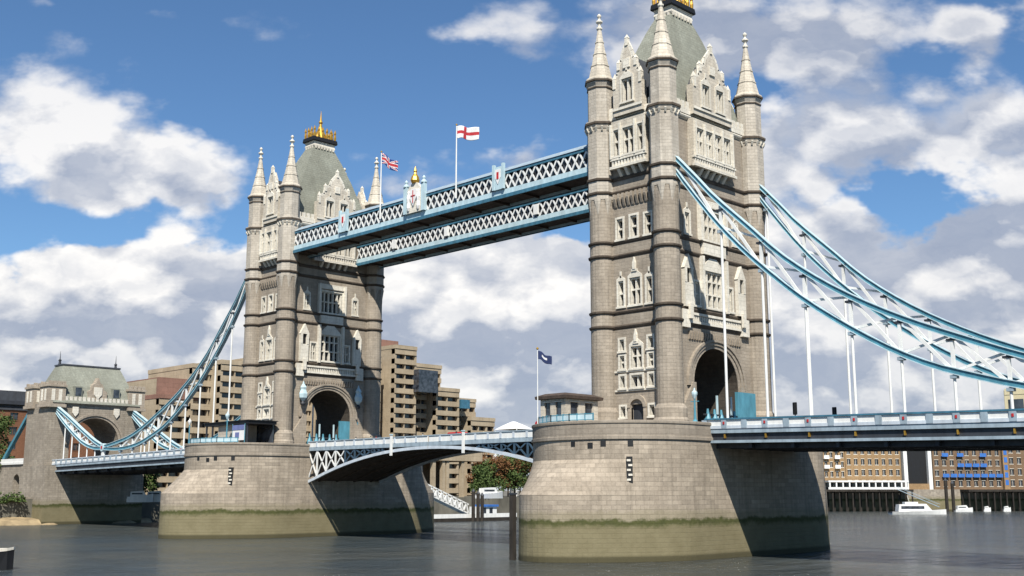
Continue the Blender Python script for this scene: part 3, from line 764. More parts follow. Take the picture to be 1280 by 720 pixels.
# bascule leaves
def zb(X):                                                   # arched lower chord of the opening span
    t = abs(X + 41.15) / 30.5; return 13.55 - 4.9 * min(1, t) ** 2.1
def make_leaf(xa, xb, label):
    root = thing('bascule_leaf', (xa, 0, 14), label, 'bridge deck', 'opening leaves of the road deck')
    n = 12; xs = [lerp(xa, xb, i / n) for i in range(n + 1)]; YB = 7.6
    m = MB(); m.box(min(xa, xb), max(xa, xb), -YB + .3, YB - .3, 13.35, 13.75); m.build('roadway', 'tarmac', root)
    for s_ in (-1, 1):
        y0, y1 = sorted((s_ * YB, s_ * (YB - .35)))
        m = MB(); m.box(min(xa, xb), max(xa, xb), y0, y1, 13.55, 14.15); m.build('fascia_girder', 'greyblue', root)
        yy = sorted((s_ * (YB - .05), s_ * (YB - .2)))
        m = MB(); m.box(min(xa, xb), max(xa, xb), yy[0], yy[1], 14.15, 15.0); par = m.build('parapet', 'white', root)
        yy = sorted((s_ * (YB + .06), s_ * (YB - .3)))
        m = MB(); m.box(min(xa, xb), max(xa, xb), yy[0], yy[1], 15.0, 15.14); m.build('handrail', 'greyblue', par)
        for x in xs[1:-1]:
            yy = sorted((s_ * (YB + .04), s_ * (YB - .22)))
            m = MB(); m.box(x - .2, x + .2, yy[0], yy[1], 14.15, 14.99); m.build('post', 'palegrey', par)
        m = MB(); m.loft([[(x, y0, zb(x) - .45), (x, y1, zb(x) - .45), (x, y1, zb(x)), (x, y0, zb(x))] for x in xs]); m.build('arched_chord', 'palegrey', root)
        for a, b in zip(xs, xs[1:]):
            if 13.5 - zb(a) < .5: continue
            m = MB(); yc = s_ * (YB - .17)
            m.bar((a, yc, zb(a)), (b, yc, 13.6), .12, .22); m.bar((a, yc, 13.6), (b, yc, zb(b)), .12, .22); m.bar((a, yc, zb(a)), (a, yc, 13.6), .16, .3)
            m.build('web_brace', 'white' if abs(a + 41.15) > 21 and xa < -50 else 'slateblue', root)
    for i in range(4):
        y = -5.4 + i * 3.6
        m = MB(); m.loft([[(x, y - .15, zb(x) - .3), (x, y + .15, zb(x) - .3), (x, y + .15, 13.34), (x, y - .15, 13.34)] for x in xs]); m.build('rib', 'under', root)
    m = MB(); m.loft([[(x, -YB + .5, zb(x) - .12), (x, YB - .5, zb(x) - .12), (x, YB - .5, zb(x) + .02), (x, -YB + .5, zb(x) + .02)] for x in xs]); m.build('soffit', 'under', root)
    return root
make_leaf(-72.0, -41.3, 'raised-arch bascule leaf hinged at the farther pier, left half of the middle span')
make_leaf(-10.4, -41.0, 'bascule leaf hinged at the nearer pier, right half of the middle span')
def lamp_post(x, y, z, label):
    t = thing('navigation_post', (x, y, z), label, 'post', 'white posts on the opening span')
    m = MB(); m.box(x - .22, x + .22, y - .2, y, z - 1.6, z + 1.5); m.build('shaft', 'white', t)
    m = MB(); m.box(x - .3, x + .3, y - .26, y - .002, z + 1.5, z + 1.66); m.build('cap', 'pale', t)
lamp_post(-49.6, -7.65, 13.9, 'white post fixed to the left bascule leaf side'); lamp_post(-33.2, -7.65, 13.9, 'white post fixed to the right bascule leaf side')

# ------------------------------------------------------------------ high level walkways
def make_walkway(y0, y1, label, near):
    xa, xb = -D0 + TX, -TX
    root = thing('high_walkway', (-D0 / 2, (y0 + y1) / 2, 48), label, 'walkway', 'high level walkways between the towers')
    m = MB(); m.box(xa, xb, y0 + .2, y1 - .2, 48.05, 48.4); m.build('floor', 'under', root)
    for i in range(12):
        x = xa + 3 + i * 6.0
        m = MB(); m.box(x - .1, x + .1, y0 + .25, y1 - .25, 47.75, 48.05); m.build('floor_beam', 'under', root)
    m = MB(); m.box(xa, xb, y0 + .45, y1 - .45, 48.4, 51.2); m.build('glazing', 'glass', root)
    m = MB(); m.prism([(y0 - .1, 51.5), (y1 + .1, 51.5), (y1 - .7, 52.4), (y0 + 1.1, 52.4)], lambda a, b: (xa, a, b), lambda a, b: (xb, a, b)); m.build('roof', 'greyblue', root)
    for y, s_ in ((y0, -1), (y1, 1)):
        a, b = sorted((y, y - s_ * .3))
        m = MB(); m.box(xa, xb, a, b, 47.75, 48.9); lc = m.build('lower_chord', 'pale', root)
        a, b = sorted((y + s_ * .22, y + s_ * .002)); m = MB(); m.box(xa, xb, a, b, 47.6, 48.1); m.build('flange', 'deepblue', lc)
        a, b = sorted((y, y - s_ * .3)); m = MB(); m.box(xa, xb, a, b, 51.1, 51.5); m.build('top_chord', 'deepblue', root)
        m = MB(); P = 1.32; nx = int((xb - xa) / P); yc = y - s_ * .12
        for i in range(nx):
            x = xa + i * (xb - xa) / nx; x2 = xa + (i + 1) * (xb - xa) / nx
            m.bar((x, yc, 48.9), (x2, yc, 51.1), .25, .10, up=(0, 1, 0)); m.bar((x, yc - s_ * .06, 51.1), (x2, yc - s_ * .06, 48.9), .25, .10, up=(0, 1, 0))
        m.build('lattice', 'white', root)
    s_ = -1; y = y0 if near else y0
    for X in (-24.1, -60.9):
        if not near: continue
        m = MB(); m.box(X - 1.0, X + 1.0, y - .32, y + .02, 48.96, 52.3); m.box(X - 1.15, X - .75, y - .42, y - .02, 48.96, 52.7); m.box(X + .75, X + 1.15, y - .42, y - .02, 48.96, 52.7)
        pn = m.build('shield_panel', 'pale', root)
        m = MB(); m.prism([(X - .55, 51.9), (X - .55, 50.7), (X, 49.7), (X + .55, 50.7), (X + .55, 51.9)], lambda a, b: (a, y - .33, b), lambda a, b: (a, y - .40, b)); sh = m.build('shield', 'wcloth', pn)
        m = MB(); m.box(X - .2, X + .2, y - .46, y - .41, 50.5, 51.5); m.build('crest', 'red', pn)
    if near:
        X = -42.6
        m = MB(); m.box(X - 1.6, X + 1.6, y - .4, y + .02, 48.96, 52.6)
        m.prism([(X - 1.6, 52.6), (X + 1.6, 52.6), (X + .9, 53.4), (X, 53.9), (X - .9, 53.4)], lambda a, b: (a, y - .4, b), lambda a, b: (a, y, b)); cp = m.build('coat_of_arms_panel', 'trim', root)
        m = MB(); m.prism([(X - .7, 52.6), (X - .75, 51.2), (X, 49.9), (X + .75, 51.2), (X + .7, 52.6)], lambda a, b: (a, y - .41, b), lambda a, b: (a, y - .6, b)); m.build('shield', 'wcloth', cp)
        m = MB(); m.box(X - .06, X + .06, y - .68, y - .61, 50.4, 52.4); m.box(X - .5, X + .5, y - .675, y - .61, 51.5, 51.62)
        for u in ():
            m.lathe([(.1, 49.3), (.26, 49.8), (.2, 50.6), (.3, 51.3), (.18, 51.9), (.22, 52.2), (.02, 52.5)], 6, X + u, y - .5)
        m.build('cross', 'red', cp)
        for u in (-1.15, 1.15):
            m = MB(); m.lathe([(.12, 49.3), (.3, 49.8), (.22, 50.6), (.34, 51.3), (.2, 51.9), (.24, 52.2), (.02, 52.5)], 6, X + u, y - .5); m.build('supporter', 'wcloth', cp)
        m = MB(); m.lathe([(.55, 53.6), (.75, 54.0), (.6, 54.6), (.3, 55.0), (.22, 55.3), (.3, 55.5), (.03, 56.3)], 8, X, y - .2); m.build('gold_crown', 'gold', cp)
        for u in (-2.1, 2.1):
            m = MB(); m.box(X + u - .36, X + u + .36, y - .5, y + .1, 48.96, 53.3); m.lathe([(.5, 53.3), (.5, 53.5), (.2, 53.8), (.3, 54.1), (.03, 54.5)], 8, X + u, y - .2); m.build('pillar', 'pale', root)
    else:
        for X in (-31, -52, -66, -18):
            m = MB(); m.box(X - .45, X + .45, y - .32, y + .02, 49.2, 50.8); m.build('boss', 'white', root)
    return root
make_walkway(-9.42, -5.1, 'high blue and white lattice walkway nearer the camera with shield panels and flags', True)
make_walkway(5.3, 9.42, 'high lattice walkway behind and seemingly below the nearer walkway', False)

def wave_flag(name, p, L, H, painter, mats, label, droop=.25, dirn=(1, .25)):
    n, k = 28, 16; vs = []; fs = []; mi = []
    d = Vector((dirn[0], dirn[1], 0)).normalized(); nr = Vector((-d.y, d.x, 0))
    for i in range(n + 1):
        for j in range(k + 1):
            s_, t = i / n, j / k
            q = Vector(p) + d * (s_ * L * .93) + nr * (.22 * L * .5 * math.sin(s_ * 7.5 + t * 1.2) * s_ ** .6) + Vector((0, 0, -H * t - droop * L * s_ + .05 * L * math.sin(s_ * 8)))
            vs.append(q)
    m = MB()
    m.v = [tuple(v) for v in vs]
    for i in range(n):
        for j in range(k):
            m.f.append([i * (k + 1) + j, (i + 1) * (k + 1) + j, (i + 1) * (k + 1) + j + 1, i * (k + 1) + j + 1]); m.m.append(painter((i + .5) / n, (j + .5) / k))
    o = m.build(name, mats, None, True); so = o.modifiers.new('cloth', 'SOLIDIFY'); so.thickness = .02
    return tag(o, label, 'flag')
def st_george(s_, t): return 1 if abs(t - .5) < .13 or abs(s_ - .42) < .09 else 0
def union(s_, t):
    x, y = (s_ - .5) * 2, (t - .5)
    if abs(y) < .10 or abs(x * .5) < .05: return 1
    if abs(y) < .17 or abs(x * .5) < .085: return 0
    d1 = abs(abs(x * .5) - abs(y)); return 1 if d1 < .035 else (0 if d1 < .09 else 2)
def flagpole(x, y, z0, z1, label, r=.1):
    t = thing('flagpole', (x, y, z0), label, 'flagpole', 'white flagpoles')
    m = MB(); m.tube((x, y, z0), (x, y, z1), r, r * .6, 8); m.build('pole', 'white', t)
    m = MB(); m.lathe([(.03, z1), (.16, z1 + .12), (.16, z1 + .22), (.02, z1 + .36)], 8, x, y); m.build('finial', 'gold', t)
flagpole(-33.0, -9.75, 49.4, 60.5, 'tall white flagpole carrying the red cross flag on the upper walkway', .13)
flagpole(-51.0, -9.75, 49.4, 60.3, 'white flagpole carrying the red white and blue flag on the walkway', .13)
wave_flag('flag', (-32.85, -9.75, 60.4), 3.9, 1.9, st_george, ['wcloth', 'rcloth'], 'white flag with a red cross flying over the walkway', .22)
wave_flag('flag', (-50.85, -9.75, 60.2), 3.2, 1.7, union, ['wcloth', 'rcloth', 'bcloth'], 'red white and blue crossed flag beside the gold crown', .6)

# ------------------------------------------------------------------ suspension chains
UP = [(5.9, 47.9), (9.1, 44.6), (13.0, 39.7), (15.6, 38.0), (19.2, 33.9), (24.0, 30.1), (29, 26.9), (34.6, 24.0), (38.4, 22.4), (46.0, 19.3), (51.4, 17.7), (60.3, 16.4), (63, 16.2)]
LO = [(5.9, 46.6), (6.8, 45.3), (10.7, 39.9), (14.5, 35.4), (19.1, 31.0), (23.9, 26.9), (31, 22.2), (36.8, 19.2), (45.8, 16.5), (51, 15.75), (57, 15.5), (63, 15.9)]
UP2 = [(63, 16.2), (67, 17.3), (74.7, 20.4), (82, 23.5), (88.5, 26.0)]
LO2 = [(63, 15.9), (67, 15.9), (73, 17.2), (79, 19.9), (84, 22.4), (88.5, 25.0)]
def smooth_tab(tab, n):                                      # Catmull-Rom samples through the measured points
    out = []; x0, x1 = tab[0][0], tab[-1][0]
    for i in range(n + 1):
        x = lerp(x0, x1, i / n); ys = []
        for dx in (-2.2, -1.1, 0, 1.1, 2.2): ys.append(interp(tab, min(x1, max(x0, x + dx))))
        edge = min(1, min(x - x0, x1 - x) / 2.2)
        out.append((x, lerp(interp(tab, x), sum(ys) / 5, edge)))
    return out
HANG = [7.6 + 5.27 * i for i in range(11)]
def make_chain(fx, y, label, short, skip_first=False):
    root = thing('suspension_chain', (fx(6), y, 46), label, 'bridge chain', 'blue suspension chains')
    def chord(tab, n, nm):
        pts = smooth_tab(tab, n)
        m = MB(); m.loft([[(fx(x), y - .24, z - .26), (fx(x), y + .24, z - .26), (fx(x), y + .24, z + .26), (fx(x), y - .24, z + .26)] for x, z in pts]); c = m.build(nm, 'blue', root)
        for e in (-1, 1):
            m = MB(); a, b = sorted((e * .26, e * .35)); m.loft([[(fx(x), y - .36, z + a), (fx(x), y + .36, z + a), (fx(x), y + .36, z + b), (fx(x), y - .36, z + b)] for x, z in pts]); m.build('flange', 'pale', c)
    chord(UP, 30, 'upper_chord'); chord(LO, 30, 'lower_chord')
    if not short: chord(UP2, 12, 'upper_chord'); chord(LO2, 12, 'lower_chord')
    lim = 60 if not short else 56
    nodes = [h for h in HANG if h < lim]
    for i, h in enumerate(nodes):
        zu, zl = interp(UP, h), interp(LO, h)
        if h > 9:
            m = MB(); m.bar((fx(h), y, zl), (fx(h), y, zu), .34, .3); m.build('strut', 'white', root)
        if i + 1 < len(nodes):
            h2 = nodes[i + 1]
            if h > 9 or True:
                m = MB(); m.bar((fx(h), y - .12, zu), (fx(h2), y - .12, interp(LO, h2)), .16, .34); m.build('diagonal', 'white', root)
            if h > 12:
                m = MB(); m.bar((fx(h), y + .12, zl), (fx(h2), y + .12, interp(UP, h2)), .14, .26); m.build('diagonal', 'white', root)
        if i == 0 and skip_first: continue
        X = fx(h)
        m = MB(); m.tube((X, y, ztop(X) - 1.4), (X, y, zl - .3), .155, .155, 8); hg = m.build('hanger', 'white', root)
        m = MB(); m.box(X - .34, X + .34, y - .3, y + .3, zl - .72, zl - .38); m.build('hanger_clamp', 'greyblue', hg)
        if zu - zl > 1.2:
            m = MB(); m.box(X - .5, X + .5, y - .25, y + .25, zu - .62, zu - .40); m.build('gusset', 'darksteel', hg)
    if not short:
        n2 = [67, 71, 75, 79, 83]
        for i, h in enumerate(n2):
            m = MB(); m.bar((fx(h), y, interp(LO2, h)), (fx(h), y, interp(UP2, h)), .3, .26); m.build('strut', 'white', root)
            if i + 1 < len(n2):
                m = MB(); m.bar((fx(h), y - .1, interp(UP2, h)), (fx(n2[i + 1]), y - .1, interp(LO2, n2[i + 1])), .14, .28); m.build('diagonal', 'white', root)
                m = MB(); m.bar((fx(h), y + .1, interp(LO2, h)), (fx(n2[i + 1]), y + .1, interp(UP2, n2[i + 1])), .14, .24); m.build('diagonal', 'white', root)
            X = fx(h); zz = interp(LO2, h)
            if zz - ztop(X) > .8:
                m = MB(); m.tube((X, y, ztop(X) - 1.4), (X, y, zz - .3), .14, .14, 8); m.build('hanger', 'white', root)
        m = MB(); m.lathe([(.05, 0), (.85, .02), (.85, .9), (.05, .92)], 16)   # joint disc at the lowest point
        m.v = [(fx(63) + a, y - .46 + c, 16.05 + b) for a, b, c in m.v]
        j = m.build('joint', 'pale', root)
        m = MB(); m.box(fx(63) - .35, fx(63) + .35, y - .3, y + .3, 13.6, 15.4); m.build('rocker_post', 'white', j)
        m = MB(); m.box(fx(63) - .3, fx(63) + .3, y - .52, y - .465, 15.75, 16.35); m.build('badge', 'red', j)
    return root
right = lambda d: d
left = lambda d: -D0 - d
make_chain(right, -9.2, 'blue chain truss sweeping down from the nearer tower turret in front of its arch', True, True)
make_chain(right, 9.2, 'blue chain truss behind, leaving the far right turret of the nearer tower', True)
make_chain(left, -9.2, 'blue chain truss falling from the farther tower to the stone gateway, front one', False)
make_chain(left, 9.2, 'blue chain truss on the far side of the left deck, mostly hidden', False)

# ------------------------------------------------------------------ abutment gateway on the left
def make_abutment():
    root = thing('stone_gateway', (-177.5, 0, 5), 'stone gateway tower with grey hipped roof at the left end of the bridge', 'gateway tower')
    XA, XB, Y = -182.5, -170.5, 11.3
    T = lambda u, v, z: (XB + v, u, z)
    m = MB(); m.box(XA, XB + 2.2, -Y - .5, Y + .5, -2, 12.6); m.build('base', 'abut', root)
    m = MB()
    half, spring, rise = 5.9, 17.5, 6.3
    ap = arch_pts(half, spring, rise, 20)
    for X in (XA, XB):
        for (a, b), (c, d) in zip(ap, ap[1:]): m.add([(X, a, b), (X, c, d), (X, c, 27), (X, a, 27)], [(0, 1, 2, 3)])
        for s_ in (-1, 1): m.add([(X, s_ * half, 12.6), (X, s_ * Y, 12.6), (X, s_ * Y, 27), (X, s_ * half, 27)], [(0, 1, 2, 3)])
    for s_ in (-1, 1): m.add([(XA, s_ * Y, 12.6), (XB, s_ * Y, 12.6), (XB, s_ * Y, 27), (XA, s_ * Y, 27)], [(0, 1, 2, 3)])
    path = [(half, 12.6)] + ap + [(-half, 12.6)]
    for (a, b), (c, d) in zip(path, path[1:]): m.add([(XB, a, b), (XB, c, d), (XA, c, d), (XA, a, b)], [(0, 1, 2, 3)])
    m.add([(XA, -Y, 27), (XB, -Y, 27), (XB, Y, 27), (XA, Y, 27)], [(0, 1, 2, 3)])
    m.build('wall', 'abut', root)
    for j, (h0, h1, pv) in enumerate(((5.9, 6.5, .25), (6.52, 7.1, .5))):
        m = MB(T); pa = arch_pts(h0, spring, rise + (h0 - 5.9) * .8, 20); pb = arch_pts(h1, spring, rise + (h1 - 5.9) * .8, 20)
        for i in range(20):
            m.hexa([(pa[i][0], -.2, pa[i][1]), (pa[i + 1][0], -.2, pa[i + 1][1]), (pb[i + 1][0], -.2, pb[i + 1][1]), (pb[i][0], -.2, pb[i][1])],
                   [(pa[i][0], pv, pa[i][1]), (pa[i + 1][0], pv, pa[i + 1][1]), (pb[i + 1][0], pv, pb[i + 1][1]), (pb[i][0], pv, pb[i][1])])
        m.build('arch_ring', 'stone', root)
    for s_ in (-1, 1):                                       # corner blocks
        for X0, X1 in ((XB - 4.2, XB + .5), (XA - .5, XA + 4.2)):
            y0, y1 = sorted((s_ * (Y + .5), s_ * (Y - 3.6)))
            m = MB(); m.box(X0, X1, y0, y1, 26.2, 31.2); m.box(X0 - .25, X1 + .25, y0 - .25, y1 + .25, 25.9, 26.6); m.box(X0 - .25, X1 + .25, y0 - .25, y1 + .25, 30.6, 31.1)
            for i in range(4):
                u = y0 + .45 + i * (y1 - y0 - .9) / 3
                m.box(X1 - .5, X1, u - .4, u + .4, 31.2, 31.9); m.box(X0, X0 + .5, u - .4, u + .4, 31.2, 31.9)
            cb = m.build('corner_turret', 'stone_up', root)
            for u in (.3, .7):
                q = MB(); xx = X1 + .01; yy = lerp(y0, y1, u); q.box(X1 - .2, X1 + .06, yy - .4, yy + .4, 27.4, 30); q.build('panel', 'trim', cb)
                q = MB(); xx = lerp(X0, X1, u)
                if s_ < 0: q.box(xx - .45, xx + .45, y0 - .06, y0 + .2, 27.4, 30); q.build('panel', 'trim', cb)
    m = MB(T); m.box(-7.6, 7.6, -.4, .5, 26.9, 27.5)
    for i in range(15): m.box(-7.3 + i * 1.04 - .32, -7.3 + i * 1.04 + .32, -.1, .45, 27.5, 28.5)
    m.build('parapet', 'trim', root)
    for u in (-5.0, 5.0):
        m = MB(T); m.prism([(u - .7, 26.2), (u + .7, 26.2), (u + .7, 24.8), (u, 23.9), (u - .7, 24.8)], lambda a, b: (a, .0, b), lambda a, b: (a, .3, b)); m.build('shield', 'trim', root)
    m = MB(); rings = [(27.0, 6.7, 10.6), (31.0, 5.0, 8.9), (35.6, 2.4, 7.2), (36.1, 2.1, 7.0)]
    xc = (XA + XB) / 2
    m.loft([[(xc - a, -b, z), (xc + a, -b, z), (xc + a, b, z), (xc - a, b, z)] for z, a, b in rings]); rf = m.build('roof', 'slate', root)
    m = MB(); m.box(xc - 2.3, xc + 2.3, -7.2, 7.2, 36.1, 36.45); m.build('ridge', 'darkroof', rf)
    for s_ in (-1, 1):
        m = MB(); m.lathe([(.35, 36.4), (.25, 37.2), (.4, 37.4), (.1, 37.8), (.03, 39.6)], 8, xc, s_ * 6.9); m.build('roof_finial', 'darksteel', rf)
    for u in (-4.6, 4.6):
        m = MB(); m.box(xc + 4.0, xc + 6.2, u - .95, u + .95, 28.4, 31.0); dm = m.build('dormer', 'slate', rf)
        m = MB(); m.box(xc + 6.2, xc + 6.26, u - .7, u + .7, 28.8, 30.7); m.build('pane', 'glass', dm)
    m = MB(); m.prism([(-2.3, 27.5), (2.3, 27.5), (2.3, 30.0), (1.5, 30.4), (1.2, 31.6), (.5, 32.1), (0, 33.3), (-.5, 32.1), (-1.2, 31.6), (-1.5, 30.4), (-2.3, 30.0)], lambda a, b: (XB - 1.6, a, b), lambda a, b: (XB + .3, a, b))
    gb = m.build('gable', 'stone_up', root)
    m = MB(T); m.prism([(-1, 31), (-1, 29.3), (0, 28.2), (1, 29.3), (1, 31)], lambda a, b: (a, .3, b), lambda a, b: (a, .5, b)); m.build('shield', 'trim', gb)
    return root
make_abutment()
m = MB(); m.box(-186, -171, -7, 7, 13.2, 13.5); tag(m.build('gateway_road', 'tarmac'), 'road passing through the stone gateway', kind='structure')
# approach viaduct left of the gateway
root = thing('approach_viaduct', (-215, -9, 5), 'low stone approach viaduct with a dark arch at the left edge', 'viaduct')
T = lambda u, v, z: (u, -9.6 - v, z)
m = MB(T); cx, hf = -190.3, 1.9; ap = arch_pts(hf, 9.0, 1.9, 12)
for (a, b), (c, d) in zip(ap, ap[1:]): m.add([(cx + a, 0, b), (cx + c, 0, d), (cx + c, 0, 13.2), (cx + a, 0, 13.2)], [(0, 1, 2, 3)])
m.add([(cx - hf, 0, 4), (-260, 0, 4), (-260, 0, 13.2), (cx - hf, 0, 13.2)], [(0, 1, 2, 3)]); m.add([(cx + hf, 0, 4), (-185, 0, 4), (-185, 0, 13.2), (cx + hf, 0, 13.2)], [(0, 1, 2, 3)])
path = [(hf, 4)] + ap + [(-hf, 4)]
for (a, b), (c, d) in zip(path, path[1:]): m.add([(cx + a, 0, b), (cx + c, 0, d), (cx + c, -8, d), (cx + a, -8, b)], [(0, 1, 2, 3)])
m.box(-260, -185, -18, -8, 4, 13.2); m.build('wall', 'abut', root)
m = MB(T); m.box(-260, -185.1, -.6, .35, 13.2, 13.7); m.box(-260, -185.1, -.4, .1, 13.7, 14.6); m.build('parapet', 'white', root)
m = MB(); m.bar((-186, -9.2, 25.5), (-200, -9.2, 14.5), .8, .8, ); o = m.build('tie_chain', 'blue'); tag(o, 'blue tie chain running down behind the stone gateway to the road', 'bridge chain')
# river wall in front of the viaduct
m = MB(); m.box(-177, -174.4, -500, -12.2, -2, 5.6); tag(m.build('river_wall', 'abut'), 'mossy stone river wall below the approach viaduct at far left', 'wall')

# ------------------------------------------------------------------ cabins and gear on the piers
def cabin(cx, cy):
    z0 = 14.7
    t = thing('control_cabin', (cx, cy, z0), 'small stone control cabin with flat dark roof on the nearer pier', 'cabin')
    hx, hy, h = 2.0, 2.9, 2.95
    m = MB()
    for k in range(4):
        T = [lambda u, v, z: (cx + u, cy - hy - v, z), lambda u, v, z: (cx + hx + v, cy + u, z), lambda u, v, z: (cx - u, cy + hy + v, z), lambda u, v, z: (cx - hx - v, cy - u, z)][k]
        W = hx if k % 2 == 0 else hy
        mm = MB(T); hol = [(-W * .68, -W * .2, z0 + 1.0, z0 + 2.6), (W * .2, W * .68, z0 + .2 if k == 0 else z0 + 1.0, z0 + 2.6)]
        wall(mm, -W, W, z0, z0 + h, hol, .3)
        mm.build('wall', 'stone_light', t)
        for a, b, c, d in hol:
            g = MB(T); g.box(a, b, -.29, -.2, c, d); g.build('pane', 'glass', t)
            g = MB(T); g.box(a - .12, b + .12, -.05, .08, c - .15, c); g.box(a - .12, b + .12, -.05, .08, d, d + .12); g.build('window_surround', 'trim', t)
    m = MB(); m.loft([[(cx - a, cy - b, z), (cx + a, cy - b, z), (cx + a, cy + b, z), (cx - a, cy + b, z)] for z, a, b in ((z0 + h, hx + .1, hy + .1), (z0 + h + .05, hx + .45, hy + .45), (z0 + h + .4, hx + .5, hy + .5), (z0 + h + .75, hx - .4, hy - .4))])
    m.build('roof', 'under', t)
cabin(-4.6, -16.6)
flagpole(-6.3, -20.3, 14.7, 23.6, 'thin white flagpole beside the stone cabin on the nearer pier', .07)
wave_flag('flag', (-6.2, -20.3, 23.5), 1.9, 1.0, lambda s_, t: 1 if abs(t - .45) < .14 and .3 < s_ < .7 else 0, ['navy', 'wcloth'], 'small dark blue flag above the stone cabin', .45)
def railing(pts, label, h=.8, z=14.68):
    t = thing('railing', (pts[0][0], pts[0][1], z), label, 'railing', 'pale blue railings on the piers')
    for (a, b) in zip(pts, pts[1:]):
        A = Vector((a[0], a[1], 0)); B = Vector((b[0], b[1], 0)); L = (B - A).length; n = max(1, int(L / .9))
        m = MB(); m.bar((a[0], a[1], z + h), (b[0], b[1], z + h), .1, .1); m.bar((a[0], a[1], z + .15), (b[0], b[1], z + .15), .08, .08); m.build('rail', 'blue', t)
        m = MB(); m.bar((a[0], a[1], z + h * .55), (b[0], b[1], z + h * .55), .05, h * .7); m.build('infill_panel', 'pale', t)
        for i in range(n + 1):
            q = A.lerp(B, i / n); m = MB(); m.box(q.x - .06, q.x + .06, q.y - .06, q.y + .06, z, z + h + .1); m.build('baluster', 'blue', t)
arc = [pier_surface(th) for th in (1.2, 1.5, 1.8, 2.15, 2.5)]
railing([(x * .955, -12.3 + (y + 12.3) * .955) for x, y in arc], 'pale blue railing around the stone cabin on the nearer pier')
arc2 = [pier_surface(th) for th in (0.75, 1.1, 1.45, 1.8, 2.2)]
railing([(-D0 + x * .955, -12.3 + (y + 12.3) * .955) for x, y in arc2], 'pale blue railing before the dark canopy on the farther pier')
# canopy shelter on the farther pier
t = thing('canopy_shelter', (-83, -15, 14.7), 'dark flat canopy shelter with pale cabin wall on the farther pier', 'shelter')
m = MB(); m.box(-89.6, -75.5, -17.0, -11.6, 17.9, 18.4); m.box(-89.8, -75.3, -17.2, -11.4, 18.4, 18.52); m.build('canopy', 'black', t)
m = MB(); m.box(-86.0, -80.6, -16.4, -12.2, 14.7, 17.9); m.build('cabin_wall', 'stone_pale', t)
for x in (-89.2, -87.2, -79, -76.2):
    m = MB(); m.box(x - .12, x + .12, -16.9, -16.66, 14.7, 17.9); m.build('post', 'darksteel', t)
m = MB(); m.box(-89.4, -76, -12.0, -11.8, 14.7, 17.9); m.build('back_screen', 'glass', t)
t = thing('banner', (-77.6, -17.3, 14.7), 'blue and white banner hung on a frame beside the canopy shelter', 'banner')
m = MB(); m.box(-79.5, -75.9, -17.5, -17.38, 15.2, 17.7); pn = m.build('sheet', 'wcloth', t)
m = MB(); m.box(-79.5, -75.9, -17.56, -17.505, 16.9, 17.7); m.box(-78.6, -77.4, -17.56, -17.505, 15.6, 16.5); m.build('print', 'lavender', pn)
for x in (-79.6, -75.8): m = MB(); m.tube((x, -17.45, 14.7), (x, -17.45, 17.9), .07); m.build('upright', 'blue', t)
def standard(x, y, z, h, label, globe='pale'):
    t = thing('lamp_standard', (x, y, z), label, 'street lamp', 'pale blue lamp standards')
    m = MB(); m.lathe([(.32, z), (.32, z + .3), (.18, z + .5), (.13, z + 1.4), (.10, z + h), (.16, z + h + .05)], 10, x, y); m.build('column', 'blue', t)
    m = MB(); m.lathe([(.14, z + h), (.34, z + h + .5), (.36, z + h + .75), (.12, z + h + 1.0), (.05, z + h + 1.3)], 8, x, y); m.build('lantern', globe, t)
    m = MB(); m.bar((x - .6, y, z + h - .3), (x + .6, y, z + h - .3), .08, .08); m.build('crossbar', 'blue', t)
standard(-79.8, -18.4, 14.7, 4.0, 'pale blue lamp standard by the banner on the farther pier')
standard(8.0, -8.7, 14.7, 2.9, 'grey blue lamp standard at the foot of the nearer tower beside its arch')
standard(-110.2, -8.6, 14.0, 5.4, 'lamp standard with white lantern on the left deck by the hangers', 'white')
# pale blue steelwork in the carriage arches
def gate(X, label):
    t = thing('steel_gate', (X, 0, 13.75), label, 'gate', 'blue steel gates in the arches')
    m = MB(); m.box(X - .2, X + .2, 2.6, 6.6, 13.76, 19.2); m.build('side_panel', 'blue', t)
    for y in (-3.6, -2.2, -.8, .6, 2.0):
        m = MB(); m.lathe([(.5, 13.76), (.5, 15.3), (.2, 16.2), (.12, 16.8)], 8, X, y); m.build('bollard', 'blue', t)
    m = MB(); m.box(X - .1, X + .1, -4.4, 3.0, 16.0, 16.2); m.build('bar', 'darksteel', t)
    for y in (-1.6, 1.4): m = MB(); m.box(X - .1, X + .1, y - .1, y + .1, 13.76, 18.5); m.build('upright', 'pale', t)
gate(6.2, 'pale blue steel gate panels standing in the arch of the nearer tower')
gate(-77.4, 'blue steel gate panels standing in the arch of the farther tower')
for s_, lb in ((-1, 'blue painted lantern bracket left of the arch on the farther tower'), (1, 'blue painted lantern bracket right of the arch on the farther tower')):
    t = thing('wall_lantern', (-76.9, s_ * 5.9, 22), lb, 'lantern', 'blue lanterns on the farther tower')
    x, y = -76.4, s_ * 5.9
    m = MB(); m.lathe([(.15, 22.2), (.7, 22.8), (.8, 23.5), (.5, 24.2), (.6, 24.6), (.2, 25.2), (.05, 25.7)], 6, x, y); m.build('body', 'pale', t)
    m = MB(); m.lathe([(.3, 21.5), (.45, 21.8), (.16, 22.25)], 8, x, y); m.build('drop', 'darksteel', t)
    m = MB(); m.bar((-77.3, y, 24.2), (x, y, 24.2), .2, .3); m.build('bracket', 'blue', t)
# timber fender at the nose
t = thing('fender_post', (-4.1, -26.6, -.5), 'dark upright timber fender at the left nose of the nearer pier', 'post')
m = MB(); m.box(-4.4, -3.85, -26.9, -26.35, -2, 6.6); m.build('pile', 'timber', t)
m = MB(); m.box(-4.45, -3.8, -26.95, -26.3, 6.6, 6.8); m.build('cap', 'darksteel', t)

